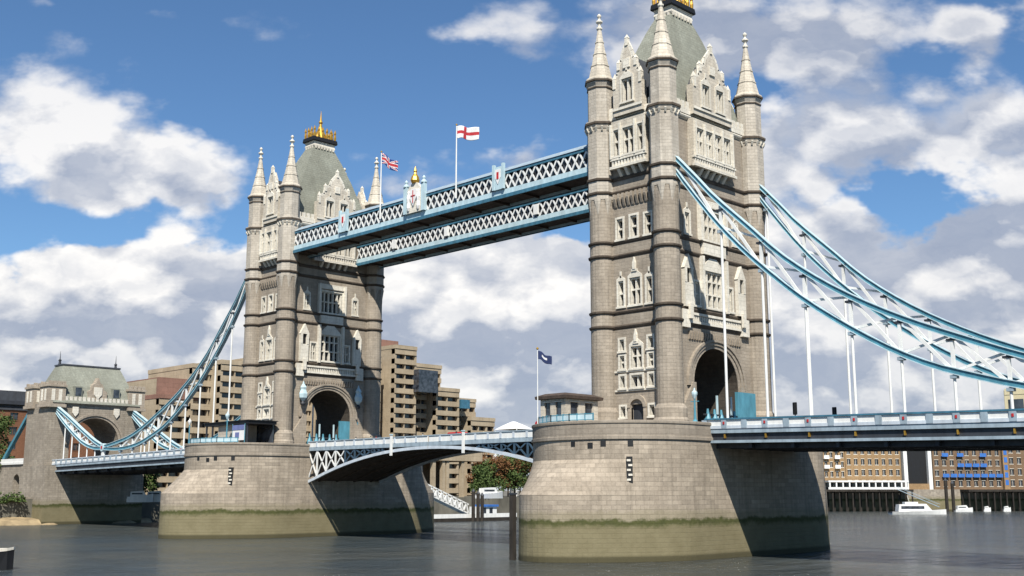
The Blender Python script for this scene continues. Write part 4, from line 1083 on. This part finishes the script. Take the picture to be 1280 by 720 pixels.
# ------------------------------------------------------------------ traffic and people on the deck
def signal(x, y, h, label):
    z = ztop(x) - 1.35
    t = thing('traffic_signal', (x, y, z), label, 'traffic light', 'traffic signals seen from behind')
    m = MB(); m.tube((x, y, z), (x, y, z + h), .06); m.build('pole', 'darksteel', t)
    m = MB(); m.box(x - .17, x + .17, y - .2, y + .2, z + h - .3, z + h + .95); m.build('head', 'black', t)
    m = MB(); m.box(x - .24, x + .24, y - .04, y + .04, z + h - .38, z + h + 1.03); m.build('backing_board', 'black', t)
signal(18.4, -4.0, 2.2, 'black traffic signal on the deck just right of the nearer tower'); signal(23.3, -4.0, 1.5, 'lower black traffic signal next along the deck to the right')
def wheel(parent, x, y, z, r, wdt):
    m = MB(); m.tube((x, y - wdt / 2, z), (x, y + wdt / 2, z), r, r, 16); wv = m.build('wheel', 'black', parent)
    m = MB(); m.tube((x, y - wdt / 2 - .02, z), (x, y + wdt / 2 + .02, z), r * .55, r * .55, 12); m.build('hub', 'greyblue', wv)
def vehicle(name, x, y, z, L, Wd, H, body, label, cat, band=(0.5, .8), top=None, nose=0.0):
    t = thing(name, (x, y, z), label, cat)
    h0 = .45
    pr = [(-L / 2, h0), (L / 2, h0), (L / 2, H * .55), (L / 2 - .12 - nose, H * .60), (L / 2 - .25 - nose * 1.6, H - .12), (L / 2 - .5 - nose * 1.6, H), (-L / 2 + .25, H), (-L / 2, H - .25)]
    m = MB(); m.prism(pr, lambda a, b: (x + a, y - Wd / 2, z + b), lambda a, b: (x + a, y + Wd / 2, z + b)); m.build('body', body, t, bevel=.08)
    nW = max(2, int(L / 1.6))
    for s_ in (-1, 1):
        for i in range(nW):
            a = -L / 2 + .4 + i * (L - .9 - nose * 1.6) / nW; b = a + (L - .9 - nose * 1.6) / nW - .14
            y0, y1 = sorted((y + s_ * (Wd / 2 - .03), y + s_ * (Wd / 2 + .02)))
            m = MB(); m.box(x + a, x + b, y0, y1, z + H * band[0], z + H * band[1]); m.build('window', 'glass', t)
    m = MB(); m.box(x + L / 2 - .1 - nose, x + L / 2 + .02 - nose, y - Wd / 2 + .15, y + Wd / 2 - .15, z + H * .62, z + H * .8); m.build('windscreen', 'glass', t)
    if top:
        m = MB(); m.box(x - L / 2 + .1, x + L / 2 - .2 - nose * 1.7, y - Wd / 2 - .03, y + Wd / 2 + .03, z + H * .82, z + H * .98); m.build('roof_band', top, t)
    r = min(.5, H * .18)
    for a in (-L / 2 + .22 * L, L / 2 - .2 * L):
        for s_ in (-1, 1): wheel(t, x + a, y + s_ * (Wd / 2 - .12), z + r, r, .26)
    for s_ in (-1, 1):
        m = MB(); m.box(x + L / 2 - .02, x + L / 2 + .04, y + s_ * Wd * .36 - .14, y + s_ * Wd * .36 + .14, z + .75, z + .98); m.build('headlight', 'white', t)
vehicle('tour_bus', 47.3, -3.6, 13.15, 10.5, 2.5, 3.75, 'cream', 'cream bus with dark windows on the deck at the right edge', 'bus', (.42, .70), 'cream')
vehicle('delivery_van', -25.6, 3.2, 13.75, 5.8, 2.2, 3.3, 'red', 'red van crossing the middle span by the nearer pier', 'van', (.55, .8))
vehicle('parked_car', -47.5, 2.6, 13.75, 4.3, 1.75, 1.95, 'white', 'white car on the middle of the opening span', 'car', (.55, .85), None, .7)
vehicle('parked_car', -39.0, -3.0, 13.75, 4.3, 1.75, 1.9, 'red', 'dark red car on the opening span behind the railing', 'car', (.55, .85), None, .7)
vehicle('delivery_van', -136, 2.4, 13.0, 5.2, 2.0, 2.6, 'red', 'red van seen through the chains on the left deck', 'van', (.5, .8))
def person(x, y, z, top, legs, hair, label, ph):
    # one continuous body grown with a skin modifier
    J = [((0, 0, .95), .13), ((0, 0, 1.2), .15), ((0, 0, 1.42), .16), ((0, 0, 1.53), .06), ((0, 0, 1.66), .105), ((0, 0, 1.74), .08),
         ((.0, -.10, .90), .09), ((.10 * ph, -.10, .48), .065), ((-.05 * ph, -.10, .06), .05), ((.10, -.10, .03), .05),
         ((.0, .10, .90), .09), ((.14 * -ph + .1, .10, .48), .065), ((-.25 * -ph, .10, .06), .05), ((.30, .10, .03), .05),
         ((0, -.21, 1.40), .06), ((.03, -.25, 1.12), .045), ((.12, -.24, .88), .04), ((0, .21, 1.40), .06), ((-.03, .25, 1.12), .045), ((.05, .24, .88), .04)]
    E = [(0, 1), (1, 2), (2, 3), (3, 4), (4, 5), (0, 6), (6, 7), (7, 8), (8, 9), (0, 10), (10, 11), (11, 12), (12, 13), (2, 14), (14, 15), (15, 16), (2, 17), (17, 18), (18, 19)]
    me = bpy.data.meshes.new('person'); me.from_pydata([(p[0], p[1], p[2]) for p, _ in J], E, [])
    o = bpy.data.objects.new('person', me); COL.objects.link(o); o.location = (x, y, z)
    sk = o.modifiers.new('skin', 'SKIN')
    for v, (_, r) in zip(me.skin_vertices[0].data, J): v.radius = (r, r)
    me.skin_vertices[0].data[0].use_root = True
    ss = o.modifiers.new('sub', 'SUBSURF'); ss.levels = 1; ss.render_levels = 1
    me.materials.append(M[top]); tag(o, label, 'person', 'people walking on the bridge')
    q = MB(); q.v = []; q.lathe([(.02, 1.60), (.118, 1.66), (.125, 1.72), (.10, 1.80), (.02, 1.83)], 8, -.015, 0); q.v = [(a + x, b + y, c + z) for a, b, c in q.v]; q.build('hair', hair, o, True)
for i, (x, tp, hr, lb) in enumerate(((-60.5, 'white', 'bark', 'person in white walking on the left bascule leaf'), (-57.0, 'cream', 'black', 'person in a cream top beside the one in white'), (-55.2, 'red', 'bark', 'person in red on the left bascule leaf'),
        (-44.2, 'white', 'black', 'person in white near the middle of the opening span'), (-36.3, 'navy', 'bark', 'person in navy just right of mid span'), (-30.8, 'cream', 'bark', 'person in cream walking left of the red van'))):
    person(x, -6.3 + .3 * (i % 2), 13.75, tp, 'navy', hr, lb, 1 if i % 2 else -1)

# ------------------------------------------------------------------ far bank buildings
def hotel():
    root = thing('terraced_hotel', (-200, 85, 5), 'large stepped beige hotel with rows of dark balconies behind the farther tower', 'hotel')
    X = -190.0
    spec = [(196, 236, 472, 'hotel_red', 2), (236, 272, 459, 'hotel', 1), (272, 318, 455, 'hotel', 2), (318, 400, 452, 'hotel', 3), (400, 468, 440, 'hotel', 3), (468, 492, 424, 'hotel_red', 1), (492, 513, 435, 'hotel', 1),
            (513, 545, 458, 'hotel', 2), (545, 568, 488, 'hotel', 1), (568, 589, 501, 'hotel', 2), (589, 613, 525, 'hotel', 2)]
    for j, (p0, p1, top, mt, bays) in enumerate(spec):
        xf = X - (5 if j % 2 else 0) - (6 if mt == 'hotel_red' else 0)
        a = at(p0, 560, 0, xf); b = at(p1, 560, 0, xf); zt = at((p0 + p1) / 2, top, 0, xf).z
        y0, y1 = a.y, b.y + 2
        m = MB(); m.box(xf - 26, xf - 2.2, y0, y1, 5, zt - .3); m.build('wall', 'hotel', root)
        if mt == 'hotel_red':
            m = MB(); m.box(xf - 24, xf - 1.0, y0 + .01, y1 - .01, zt - 5.5, zt); m.build('rooftop_block', mt, root)
            zt -= 5.5
        nf = int((zt - 7) / 3.1); core = MB()
        gl = MB(); gl.box(xf - 2.19, xf - 1.6, y0 + .3, y1 - .3, 6, zt - 1.0); gb = gl.build('window', 'glass', root)
        for f in range(nf + 1):
            z = 6.2 + f * (zt - 8.2) / max(1, nf)
            m = MB(); m.box(xf - 1.9, xf, y0, y1, z, z + 1.6); m.build('balcony', 'hotel', root)
        nb = bays + 1
        for i in range(nb + 1):
            y = lerp(y0, y1 - .5, i / nb); m = MB(); m.box(xf - 1.95, xf - .25, y, y + (.7 if i % 2 == 0 else .3), 5.5, zt - .2); m.build('pier', 'hotel', root)
        m = MB(); m.box(xf - 26.2, xf + .2, y0 - .1, y1 + .1, zt - .3, zt + .9); m.build('roof', mt, root)
    # rooftop glazed room and plant box
    p = at(522, 476, 0, -188); q = at(546, 464, 0, -188)
    m = MB(); m.box(-196, -187.4, p.y, q.y, p.z - 3.5, q.z); m.build('roof_room', 'glass', root)
    p = at(579, 510, 0, -189); q = at(590, 502, 0, -189)
    m = MB(); m.box(-196, -190, p.y, q.y, p.z, q.z + .6); m.build('plant_room', 'deepblue', root)
    # arcade at the river front
    for i, px in enumerate((541, 553, 558, 577)):
        p = at(px, 600, 0, -150); m = MB(); m.box(-150.6, -149.4, p.y - .5, p.y + .5, 5, 16); m.build('column', 'hotel', root)
    p0, p1 = at(532, 580, 0, -150), at(600, 580, 0, -150)
    m = MB(); m.box(-188, -149, p0.y, p1.y, 15.2, 19.5); m.build('terrace_deck', 'hotel', root)
    m = MB(); m.box(-188, -165, p0.y, p1.y, 5, 15.2); m.build('lower_wall', 'brick_dark', root)
hotel()
def facade_block(name, label, cat, O, ax, L, dep, zb_, h, mat, rows, cols, roofmat, wfrac=.45, balcony=None, arch=False, w0=1.6, nameroof='roof', trimc='trim'):
    # O corner, ax unit vector along the facade; outward = right-hand normal
    ax = Vector((ax[0], ax[1], 0)).normalized(); out = Vector((ax.y, -ax.x, 0))
    T = lambda u, v, z: tuple(Vector((O[0], O[1], 0)) + ax * u + out * v + Vector((0, 0, z)))
    root = thing(name, T(L / 2, 0, zb_), label, cat)
    cw = L / cols; rh = h / rows
    holes = []
    for i in range(cols):
        for j in range(rows):
            c = (i + .5) * cw; holes.append((c - cw * wfrac / 2, c + cw * wfrac / 2, zb_ + j * rh + rh * .30, zb_ + j * rh + rh * .84))
    m = MB(T); wall(m, 0, L, zb_, zb_ + h, holes, .4)
    m.add([(0, 0, zb_), (0, -dep, zb_), (0, -dep, zb_ + h), (0, 0, zb_ + h)], [(0, 1, 2, 3)]); m.add([(L, 0, zb_), (L, -dep, zb_), (L, -dep, zb_ + h), (L, 0, zb_ + h)], [(0, 1, 2, 3)])
    m.add([(0, -dep, zb_), (L, -dep, zb_), (L, -dep, zb_ + h), (0, -dep, zb_ + h)], [(0, 1, 2, 3)]); m.build('wall', mat, root)
    for k, (a, b, c, d) in enumerate(holes):
        m = MB(T); m.box(a - .1, b + .1, -.12, .05, c - .2, c); m.box(a - .08, b + .08, -.12, .04, d, d + .18)
        m.box((a + b) / 2 - .05, (a + b) / 2 + .05, -.34, -.25, c, d); wv = m.build('window', trimc, root)
        m = MB(T); m.box(a, b, -.39, -.35, c, d); m.build('pane', 'glass', wv)
        i, j = k // rows, k % rows
        if balcony and balcony(i, j):
            q = MB(T); q.box(a - .5, b + .5, .0, 1.0, c - .5, c - .3); q.box(a - .5, b + .5, .9, 1.0, c - .3, c + .8); q.build('balcony', balcony(i, j), root)
    m = MB(T); m.box(-.3, L + .3, -dep - .3, .35, zb_ + h, zb_ + h + .5)
    m.prism([(.3, zb_ + h + .5), (-dep * .5, zb_ + h + 3.2), (-dep - .3, zb_ + h + .5)], lambda a, b: (-.2, a, b), lambda a, b: (L + .2, a, b)); m.build(nameroof, roofmat, root)
    return root, T
AX = (0.6, 0.8); OW = Vector((-127.0, 258.0, 0))
def pt(s_): return (OW.x + AX[0] * s_, OW.y + AX[1] * s_)
def s_of(px):                                                # where along the quay a sight line meets it
    d = px_ray(px, 612); d = Vector((d.x, d.y)); A = Vector(AX); O = Vector((OW.x, OW.y)) - Vector((CAM.x, CAM.y))
    den = d.x * A.y - d.y * A.x
    return (O.y * d.x - O.x * d.y) / -den if False else ((O.x * d.y - O.y * d.x) / (A.x * -d.y + A.y * d.x))
facs = [(1010, 1058, 21, 'brick_tan', 6, 7, 'slate', 'tan brick apartment block with white balconies by the nearer pier', lambda i, j: 'white' if j > 1 and i % 2 == 1 else None),
        (1058.5, 1128, 19.5, 'brick_tan', 5, 8, 'brightblue', 'ochre brick warehouse with a blue roof line and small square windows', None),
        (1168, 1254, 19, 'brick_dark', 5, 9, 'slate', 'brown brick warehouse with bright blue balconies on the far quay', lambda i, j: 'brightblue' if (j == 1 and i > 0) or (j == 2 and 2 < i < 7) or (j == 3 and i in (1, 3, 6)) else None),
        (1262, 1330, 16.5, 'brick_dark', 4, 7, 'darkroof', 'dark brick warehouse with a grey roof at the right edge of the far quay', None)]
for p0, p1, h, mt, rows, cols, rm, lb, bal in facs:
    a, b = s_of(p0), s_of(p1)
    facade_block('brick_warehouse', lb, 'warehouse', pt(a), AX, b - a, 16, 5.2 + 2.2, h, mt, rows, cols, rm, .5, bal)
a, b = s_of(1131), s_of(1166)
O = Vector((pt(a)[0], pt(a)[1], 0)); axv = Vector((AX[0], AX[1], 0)); outv = Vector((axv.y, -axv.x, 0))
Tq = lambda u, v, z: tuple(Vector((OW.x, OW.y, 0)) + axv * u + outv * v + Vector((0, 0, z)))
t = thing('glass_atrium', Tq((a + b) / 2, 0, 7), 'white framed building with one tall dark glass front between the brick warehouses', 'building')
m = MB(Tq); m.box(a, a + 1.4, -14, .5, 7.4, 28); m.box(b - 1.4, b, -14, .5, 7.4, 28); m.box(a + 1.4, b - 1.4, -14, .4, 23.2, 28); m.build('frame', 'white', t)
m = MB(Tq); m.box(a + 1.4, b - 1.4, -13.9, -1, 9.5, 23.2); m.build('glass_front', 'black', t)
m = MB(Tq); m.box(a + 1.4, b - 1.4, -13.9, 0.2, 7.4, 9.5); m.build('plinth', 'brick_tan', t)
a2, b2 = s_of(1255), s_of(1261.5)
t = thing('stair_tower', Tq((a2 + b2) / 2, 0, 7), 'narrow brick stair tower with a blue window strip', 'tower')
m = MB(Tq); m.box(a2, b2, -8, .8, 7.4, 29); m.build('wall', 'brick_tan', t)
for i in range(7): m = MB(Tq); m.box(a2 + .4, b2 - .4, .8, .86, 9 + i * 2.8, 10.9 + i * 2.8); m.build('window', 'brightblue', t)
# quay wall, restaurant pavilion and jetty
m = MB(Tq); m.box(s_of(1000), s_of(1420), -1, 1.0, -2, 7.4); tag(m.build('quay_wall', 'abut'), 'mossy stone quay wall below the brick warehouses on the right', 'wall')
t = thing('quay_pavilion', Tq(s_of(1075), 3, 7.4), 'long white open pavilion on the timber jetty before the warehouses', 'pavilion')
a, b = s_of(1027), s_of(1126)
m = MB(Tq); m.box(a, b, 1.2, 6.5, 10.0, 10.6); m.build('roof', 'white', t)
for i in range(13):
    u = lerp(a + .3, b - .5, i / 12); m = MB(Tq); m.box(u, u + .5, 6.0, 6.4, 7.4, 10.0); m.build('post', 'white', t)
m = MB(Tq); m.box(a, b, 6.1, 6.2, 7.41, 8.2); m.build('rail', 'white', t)
m = MB(Tq); m.box(a, b, 1.3, 1.5, 7.41, 9.9); m.build('back_wall', 'glass', t)
def jetty(a, b, label):
    t = thing('timber_jetty', Tq((a + b) / 2, 4, -0.5), label, 'jetty', 'timber jetties on the far quay')
    m = MB(Tq); m.box(a, b, 1.02, 7.2, 6.6, 7.4); m.build('deck', 'timber', t)
    n = int((b - a) / 2.4)
    for i in range(n + 1):
        for v in (2.2, 6.6):
            p = Tq(lerp(a + .3, b - .3, i / n), v, 0); m = MB(); m.tube((p[0], p[1], -2), (p[0], p[1], 6.6), .32, .28, 8); m.build('pile', 'timber', t)
jetty(s_of(1022), s_of(1130), 'dark piled timber jetty under the white pavilion')
jetty(s_of(1198), s_of(1330), 'dark piled timber jetty in front of the right hand warehouses')
for i, px in enumerate((1158, 1166)):
    u = s_of(px); p = Tq(u, 14, 0); t = thing('mooring_pile', (p[0], p[1], -.5), ('left' if i == 0 else 'right') + ' one of two tall black mooring piles behind the white boat', 'mooring pile', 'mooring piles')
    m = MB(); m.tube((p[0], p[1], -2), (p[0], p[1], 10.5 - i), .6, .6, 10); m.build('shaft', 'timber', t)
    m = MB(); m.lathe([(.65, 10.5 - i), (.1, 11.6 - i)], 10, p[0], p[1]); m.build('cap', 'darksteel', t)
def boat(cx, cy, L, ang, label, decks=1, hullm='white'):
    t = thing('motor_boat', (0, 0, 0), label, 'boat'); B = L * .26
    m = MB(); rings = []
    for i in range(13):
        s_ = i / 12; x = (s_ - .5) * L; bw = B / 2 * (1 - max(0, (s_ - .45) / .55) ** 2.2) * .999 + .02; sh = .9 + .7 * s_ ** 2
        rings.append([(x, -bw * .75, -.3), (x, bw * .75, -.3), (x, bw, sh), (x, -bw, sh)])
    m.loft(rings); m.build('hull', hullm, t)
    m = MB(); h = L * .09 + .5; m.prism([(-L * .38, .9), (L * .22, 1.2), (L * .12, 1.2 + h), (-L * .36, 1.0 + h)], lambda a, b: (a, -B * .36, b), lambda a, b: (a, B * .36, b)); cb = m.build('cabin', 'white', t)
    for s_ in (-1, 1):
        m = MB(); y0, y1 = sorted((s_ * B * .36, s_ * B * .37)); m.box(-L * .33, L * .08, y0, y1, 1.1 + h * .3, .85 + h * .85); m.build('window', 'glass', cb)
    if decks > 1:
        m = MB(); m.box(-L * .25, -L * .02, -B * .28, B * .28, 1.05 + h, 1.8 + h); m.build('flybridge', 'white', t)
        m = MB(); m.tube((-L * .15, 0, 1.8 + h), (-L * .18, 0, 3.8 + h), .06); m.build('mast', 'white', t)
    m = MB(); m.box(-L * .5, -L * .36, -B * .40, B * .40, .5, .92); m.build('stern_deck', 'timber', t)
    t.location = (cx, cy, -.5); t.rotation_euler = (0, 0, ang)
    return t
p = at(1148, 643, 2, -.5); boat(p.x, p.y, 18, math.atan2(.71, .70), 'white cabin cruiser moving on the open river at right', 2)
p = at(1172, 637, 2, 0.3); pq = Tq(s_of(1176), 15, 0); boat(pq[0], pq[1], 7, .93, 'small white boat moored behind the two black piles')
pq = Tq(s_of(1210), 12, 0); boat(pq[0], pq[1], 2.8, .93, 'small white dinghy moored by the right hand jetty, left of another')
pq = Tq(s_of(1234), 12, 0); boat(pq[0], pq[1], 3.0, .93, 'small white dinghy moored by the right hand jetty, the farther right')
# gangway to the jetty
t = thing('gangway', Tq(s_of(1120), 8, 7.4), 'grey sloping gangway from the white pavilion down to the piles', 'gangway')
pa, pb_ = Vector(Tq(s_of(1108), 8.5, 7.4)), Vector(Tq(s_of(1150), 13, 1.2))
m = MB(); m.bar(pa, pb_, 1.6, .25); m.build('walkway', 'greyblue', t)
for o_ in (-.8, .8): m = MB(); d_ = Vector((.8, -.6, 0)) * o_; m.bar(pa + d_ + Vector((0, 0, 1)), pb_ + d_ + Vector((0, 0, 1)), .1, .1); m.build('handrail', 'greyblue', t)

# landing stage under the middle span
X = -122.0
def aty(px, X_=X): return at(px, 620, 0, X_).y
t = thing('landing_stage', (X, aty(592), -.5), 'white railed floating landing stage seen under the middle span', 'pontoon')
y0, y1 = aty(535), aty(646)
m = MB(); m.box(X - 6, X, y0, y1, -1, .35); m.build('hull', 'timber', t)
m = MB(); m.box(X - .15, X + .05, y0, y1, .36, 1.35); m.build('rail', 'white', t)
m = MB(); m.box(X - 6, X - .2, y0, y1, .36, .5); m.build('deck', 'greyblue', t)
t = thing('ticket_kiosk', (X - 3, aty(616), .5), 'small white kiosk with a blue roof on the landing stage', 'kiosk')
a, b = aty(602), aty(625)
m = MB(); m.box(X - 4.5, X - 1.2, a, b, .51, 3.0); m.build('wall', 'white', t)
m = MB(); m.box(X - 4.8, X - .8, a + .8 * (b - a) * .3, b + .3, 3.0, 3.5); m.build('roof', 'brightblue', t)
for u in (.25, .6): m = MB(); yy = lerp(a, b, u); m.box(X - 1.2, X - 1.14, yy, yy + 1.1, 1.0, 2.7); m.build('window', 'glass', t)
t = thing('gangway', (X, aty(560), 4), 'white lattice truss gangway sloping down to the landing stage', 'gangway')
pa, pb_ = Vector((X - 1, aty(534), 6.6)), Vector((X - 1, aty(589), 1.4))
for o_ in (0, -2.4):
    for dz_ in (0, 2.2): m = MB(); m.bar(pa + Vector((o_, 0, dz_)), pb_ + Vector((o_, 0, dz_)), .3, .32); m.build('chord', 'white', t)
    nn = 9
    m = MB()
    for i in range(nn):
        A = pa.lerp(pb_, i / nn); B = pa.lerp(pb_, (i + 1) / nn); C = A.lerp(B, .5)
        m.bar(A + Vector((o_, 0, 0)), C + Vector((o_, 0, 2.2)), .3, .3); m.bar(C + Vector((o_, 0, 2.2)), B + Vector((o_, 0, 0)), .3, .3)
    m.build('lattice', 'white', t)
m = MB(); m.bar(pa + Vector((-1.2, 0, 0)), pb_ + Vector((-1.2, 0, 0)), 2.2, .12); m.build('walkway', 'greyblue', t)
for i, px in enumerate((590, 596, 601)):
    y = aty(px, X + 1); t = thing('mooring_pile', (X + 1.5, y, -.5), ('left', 'middle', 'right')[i] + ' dark pile of the three beside the landing stage', 'mooring pile', 'mooring piles')
    m = MB(); m.tube((X + 1.5, y, -2), (X + 1.5, y, 6.8 - .5 * i), .45, .45, 10); m.build('shaft', 'timber', t)
    m = MB(); m.lathe([(.5, 6.8 - .5 * i), (.1, 7.5 - .5 * i)], 10, X + 1.5, y); m.build('cap', 'darksteel', t)
y = aty(613, -128); boat(-128, y, 9, 1.57, 'white boat laid up on the bank above the landing stage', 1).location.z = 5.3
# white marquee beyond the middle span
p = at(642, 535, 0, -165)
t = thing('marquee', (-165, p.y, 5.2), 'white peaked marquee roof beyond the red van', 'marquee')
m = MB(); m.loft([[(-165 + a, p.y - b, z), (-165 + a, p.y + b, z), (-165 - a, p.y + b, z), (-165 - a, p.y - b, z)] for z, a, b in ((at(642, 537, 0, -165).z, 5, 3.6), (at(642, 532, 0, -165).z, 3, 2.0), (at(642, 527, 0, -165).z, .4, .4))]); m.build('canopy', 'wcloth', t)
for a in (-1, 1):
    for b in (-1, 1): m = MB(); m.tube((-165 + a * 4.8, p.y + b * 3.4, 5), (-165 + a * 4.8, p.y + b * 3.4, at(642, 537, 0, -165).z), .15); m.build('pole', 'white', t)

# brick block behind the gateway
root, T = facade_block('brick_block', 'orange brick block with dark windows and dark glazed roof behind the stone gateway', 'building', (-228, -48), (0, 1), 96, 20, 5.2, 23.5, 'brick', 6, 16, 'darkroof', .36, trimc='brick')
m = MB(T); m.box(20, 64, -12, -.5, 29.3, 34); m.build('roof_storey', 'darkroof', root)
m = MB(T); m.box(0, 70, -2, .8, 30.2, 31.2); m.build('roof_eaves', 'darksteel', root)

# ------------------------------------------------------------------ trees, plants
def tree(x, y, z, h, r, mat, label, seed, trunk=.25):
    rnd = random.Random(seed)
    t = thing('tree', (x, y, z), label, 'tree', 'trees on the far bank')
    m = MB(); m.tube((x, y, z), (x + .2, y, z + h * .5), trunk, trunk * .6, 8)
    cl = []
    for i in range(12):
        an = rnd.uniform(0, 6.28); rr = r * rnd.uniform(.2, .75); zz = z + h * rnd.uniform(.28, .88)
        c = Vector((x + rr * math.cos(an), y + rr * math.sin(an), zz)); cl.append((c, r * rnd.uniform(.32, .55)))
        m.tube((x + .1, y, z + h * .4), c, trunk * .4, trunk * .12, 5)
    m.build('trunk', 'bark', t)
    m = MB()
    for c, cr in cl + [(Vector((x, y, z + h * .8)), r * .5)]:
        for k in range(210):
            d = Vector((rnd.gauss(0, 1), rnd.gauss(0, 1), rnd.gauss(0, .8))).normalized() * cr * rnd.uniform(.35, 1.08) ** .6
            p_ = c + d; n_ = Vector((rnd.gauss(0, 1), rnd.gauss(0, 1), rnd.gauss(0, 1))).normalized(); e = n_.cross(Vector((.3, .5, .8))).normalized() * rnd.uniform(.16, .34); g = n_.cross(e).normalized() * rnd.uniform(.16, .3)
            m.add([p_ - e, p_ - g, p_ + e, p_ + g], [(0, 1, 2, 3)])
    m.build('crown', mat, t)
for i, (px, X_, h, r, mt, lb) in enumerate(((598, -146, 9, 4, 'leaf', 'low green tree by the hotel columns under the middle span'), (612, -150, 11, 5, 'leaf', 'round green tree behind the laid up boat'), (628, -150, 12, 5, 'leaf_rust', 'rusty red leaved tree behind the landing stage'),
        (643, -148, 12, 5, 'leaf', 'dark green tree between the rusty tree and the nearer pier'), (655, -146, 12, 5, 'leaf_rust', 'rusty leaved tree partly hidden by the nearer pier'), (606, -162, 14, 5.5, 'leaf_rust', 'rusty tree farther back above the laid up boat'), (635, -162, 15, 6, 'leaf', 'tall green tree farther back behind the rusty red one'), (650, -164, 15, 6, 'leaf', 'tall green tree farther back beside the nearer pier'), (-10, -205, 24, 5, 'leaf', 'tall green tree cut by the left edge of the picture'),
        (178, -172, 9, 4, 'leaf', 'green tree under the left deck beside the farther pier'))):
    p = at(px, 612, 0, X_); tree(p.x, p.y, 5.2, h, r, mt, lb, 40 + i)
def shrub(x, y, z, r, label, seed, mat='leaf'):
    rnd = random.Random(seed); t = thing('shrub', (x, y, z), label, 'shrub', 'shrubs along the left river wall')
    m = MB(); 
    for k in range(420):
        d = Vector((rnd.gauss(0, 1), rnd.gauss(0, 1.3), abs(rnd.gauss(0, .7)))).normalized() * r * rnd.uniform(.3, 1.05); p_ = Vector((x, y, z)) + d
        n_ = Vector((rnd.gauss(0, 1), rnd.gauss(0, 1), rnd.gauss(0, 1))).normalized(); e = n_.cross(Vector((.3, .5, .8))).normalized() * .25; g = n_.cross(e).normalized() * .22
        m.add([p_ - e, p_ - g, p_ + e, p_ + g], [(0, 1, 2, 3)])
    m.build('foliage', mat, t)
    m = MB(); m.tube((x, y, z - .2), (x, y, z + r * .6), .12, .05, 6); m.build('stem', 'bark', t)
for i, (yy, zz, r, lb) in enumerate(((-16, 4.6, 2.4, 'bush on the river wall nearest the gateway foot'), (-20.5, 4.2, 2.9, 'second bush along the river wall from the gateway'), (-25.5, 4.3, 2.9, 'third bush along the river wall from the gateway'), (-30, 4.2, 3.0, 'bush on the river wall at the left picture edge'))):
    shrub(-173.8, yy, zz, r, lb, 70 + i)
for i, (px, lb, mt) in enumerate(((176, 'white cruiser moored beyond the left deck, left of another', 'white'), (197, 'small white cruiser moored close beside the farther pier', 'white'))):
    p = at(px, 606, 0, -150); boat(-150, p.y, 5.5, 1.2, lb, 1).location.z = 4.8
# moored barge tip at the lower left corner
p = at(4, 712, 2, -.5)
t = thing('barge', (p.x, p.y, -.5), 'bow of a black barge with a pale deck edge in the lower left corner', 'barge')
dl = Vector((-.72, -.69, 0)); dr = Vector((dl.y, -dl.x, 0))
def bt(u, v, z): return tuple(p + Vector((0, 0, .5 - p.z - .5)) + dl * u + dr * v + Vector((0, 0, z)))
m = MB(bt); m.loft([[(u, -w_ * .8, -1.2), (u, w_ * .8, -1.2), (u, w_, 1.15 + hh), (u, -w_, 1.15 + hh)] for u, w_, hh in ((-.9, .12, .25), (-.6, .7, .15), (.4, 1.5, .05), (2.5, 2.0, 0), (14, 2.0, 0))]); m.build('hull', 'black', t)
m = MB(bt); m.loft([[(u, -w_, 1.15 + hh), (u, w_, 1.15 + hh), (u, w_, 1.42 + hh), (u, -w_, 1.42 + hh)] for u, w_, hh in ((-.95, .14, .25), (-.6, .76, .15), (.4, 1.56, .05), (2.5, 2.06, 0), (14, 2.06, 0))]); m.build('gunwale', 'trim', t)
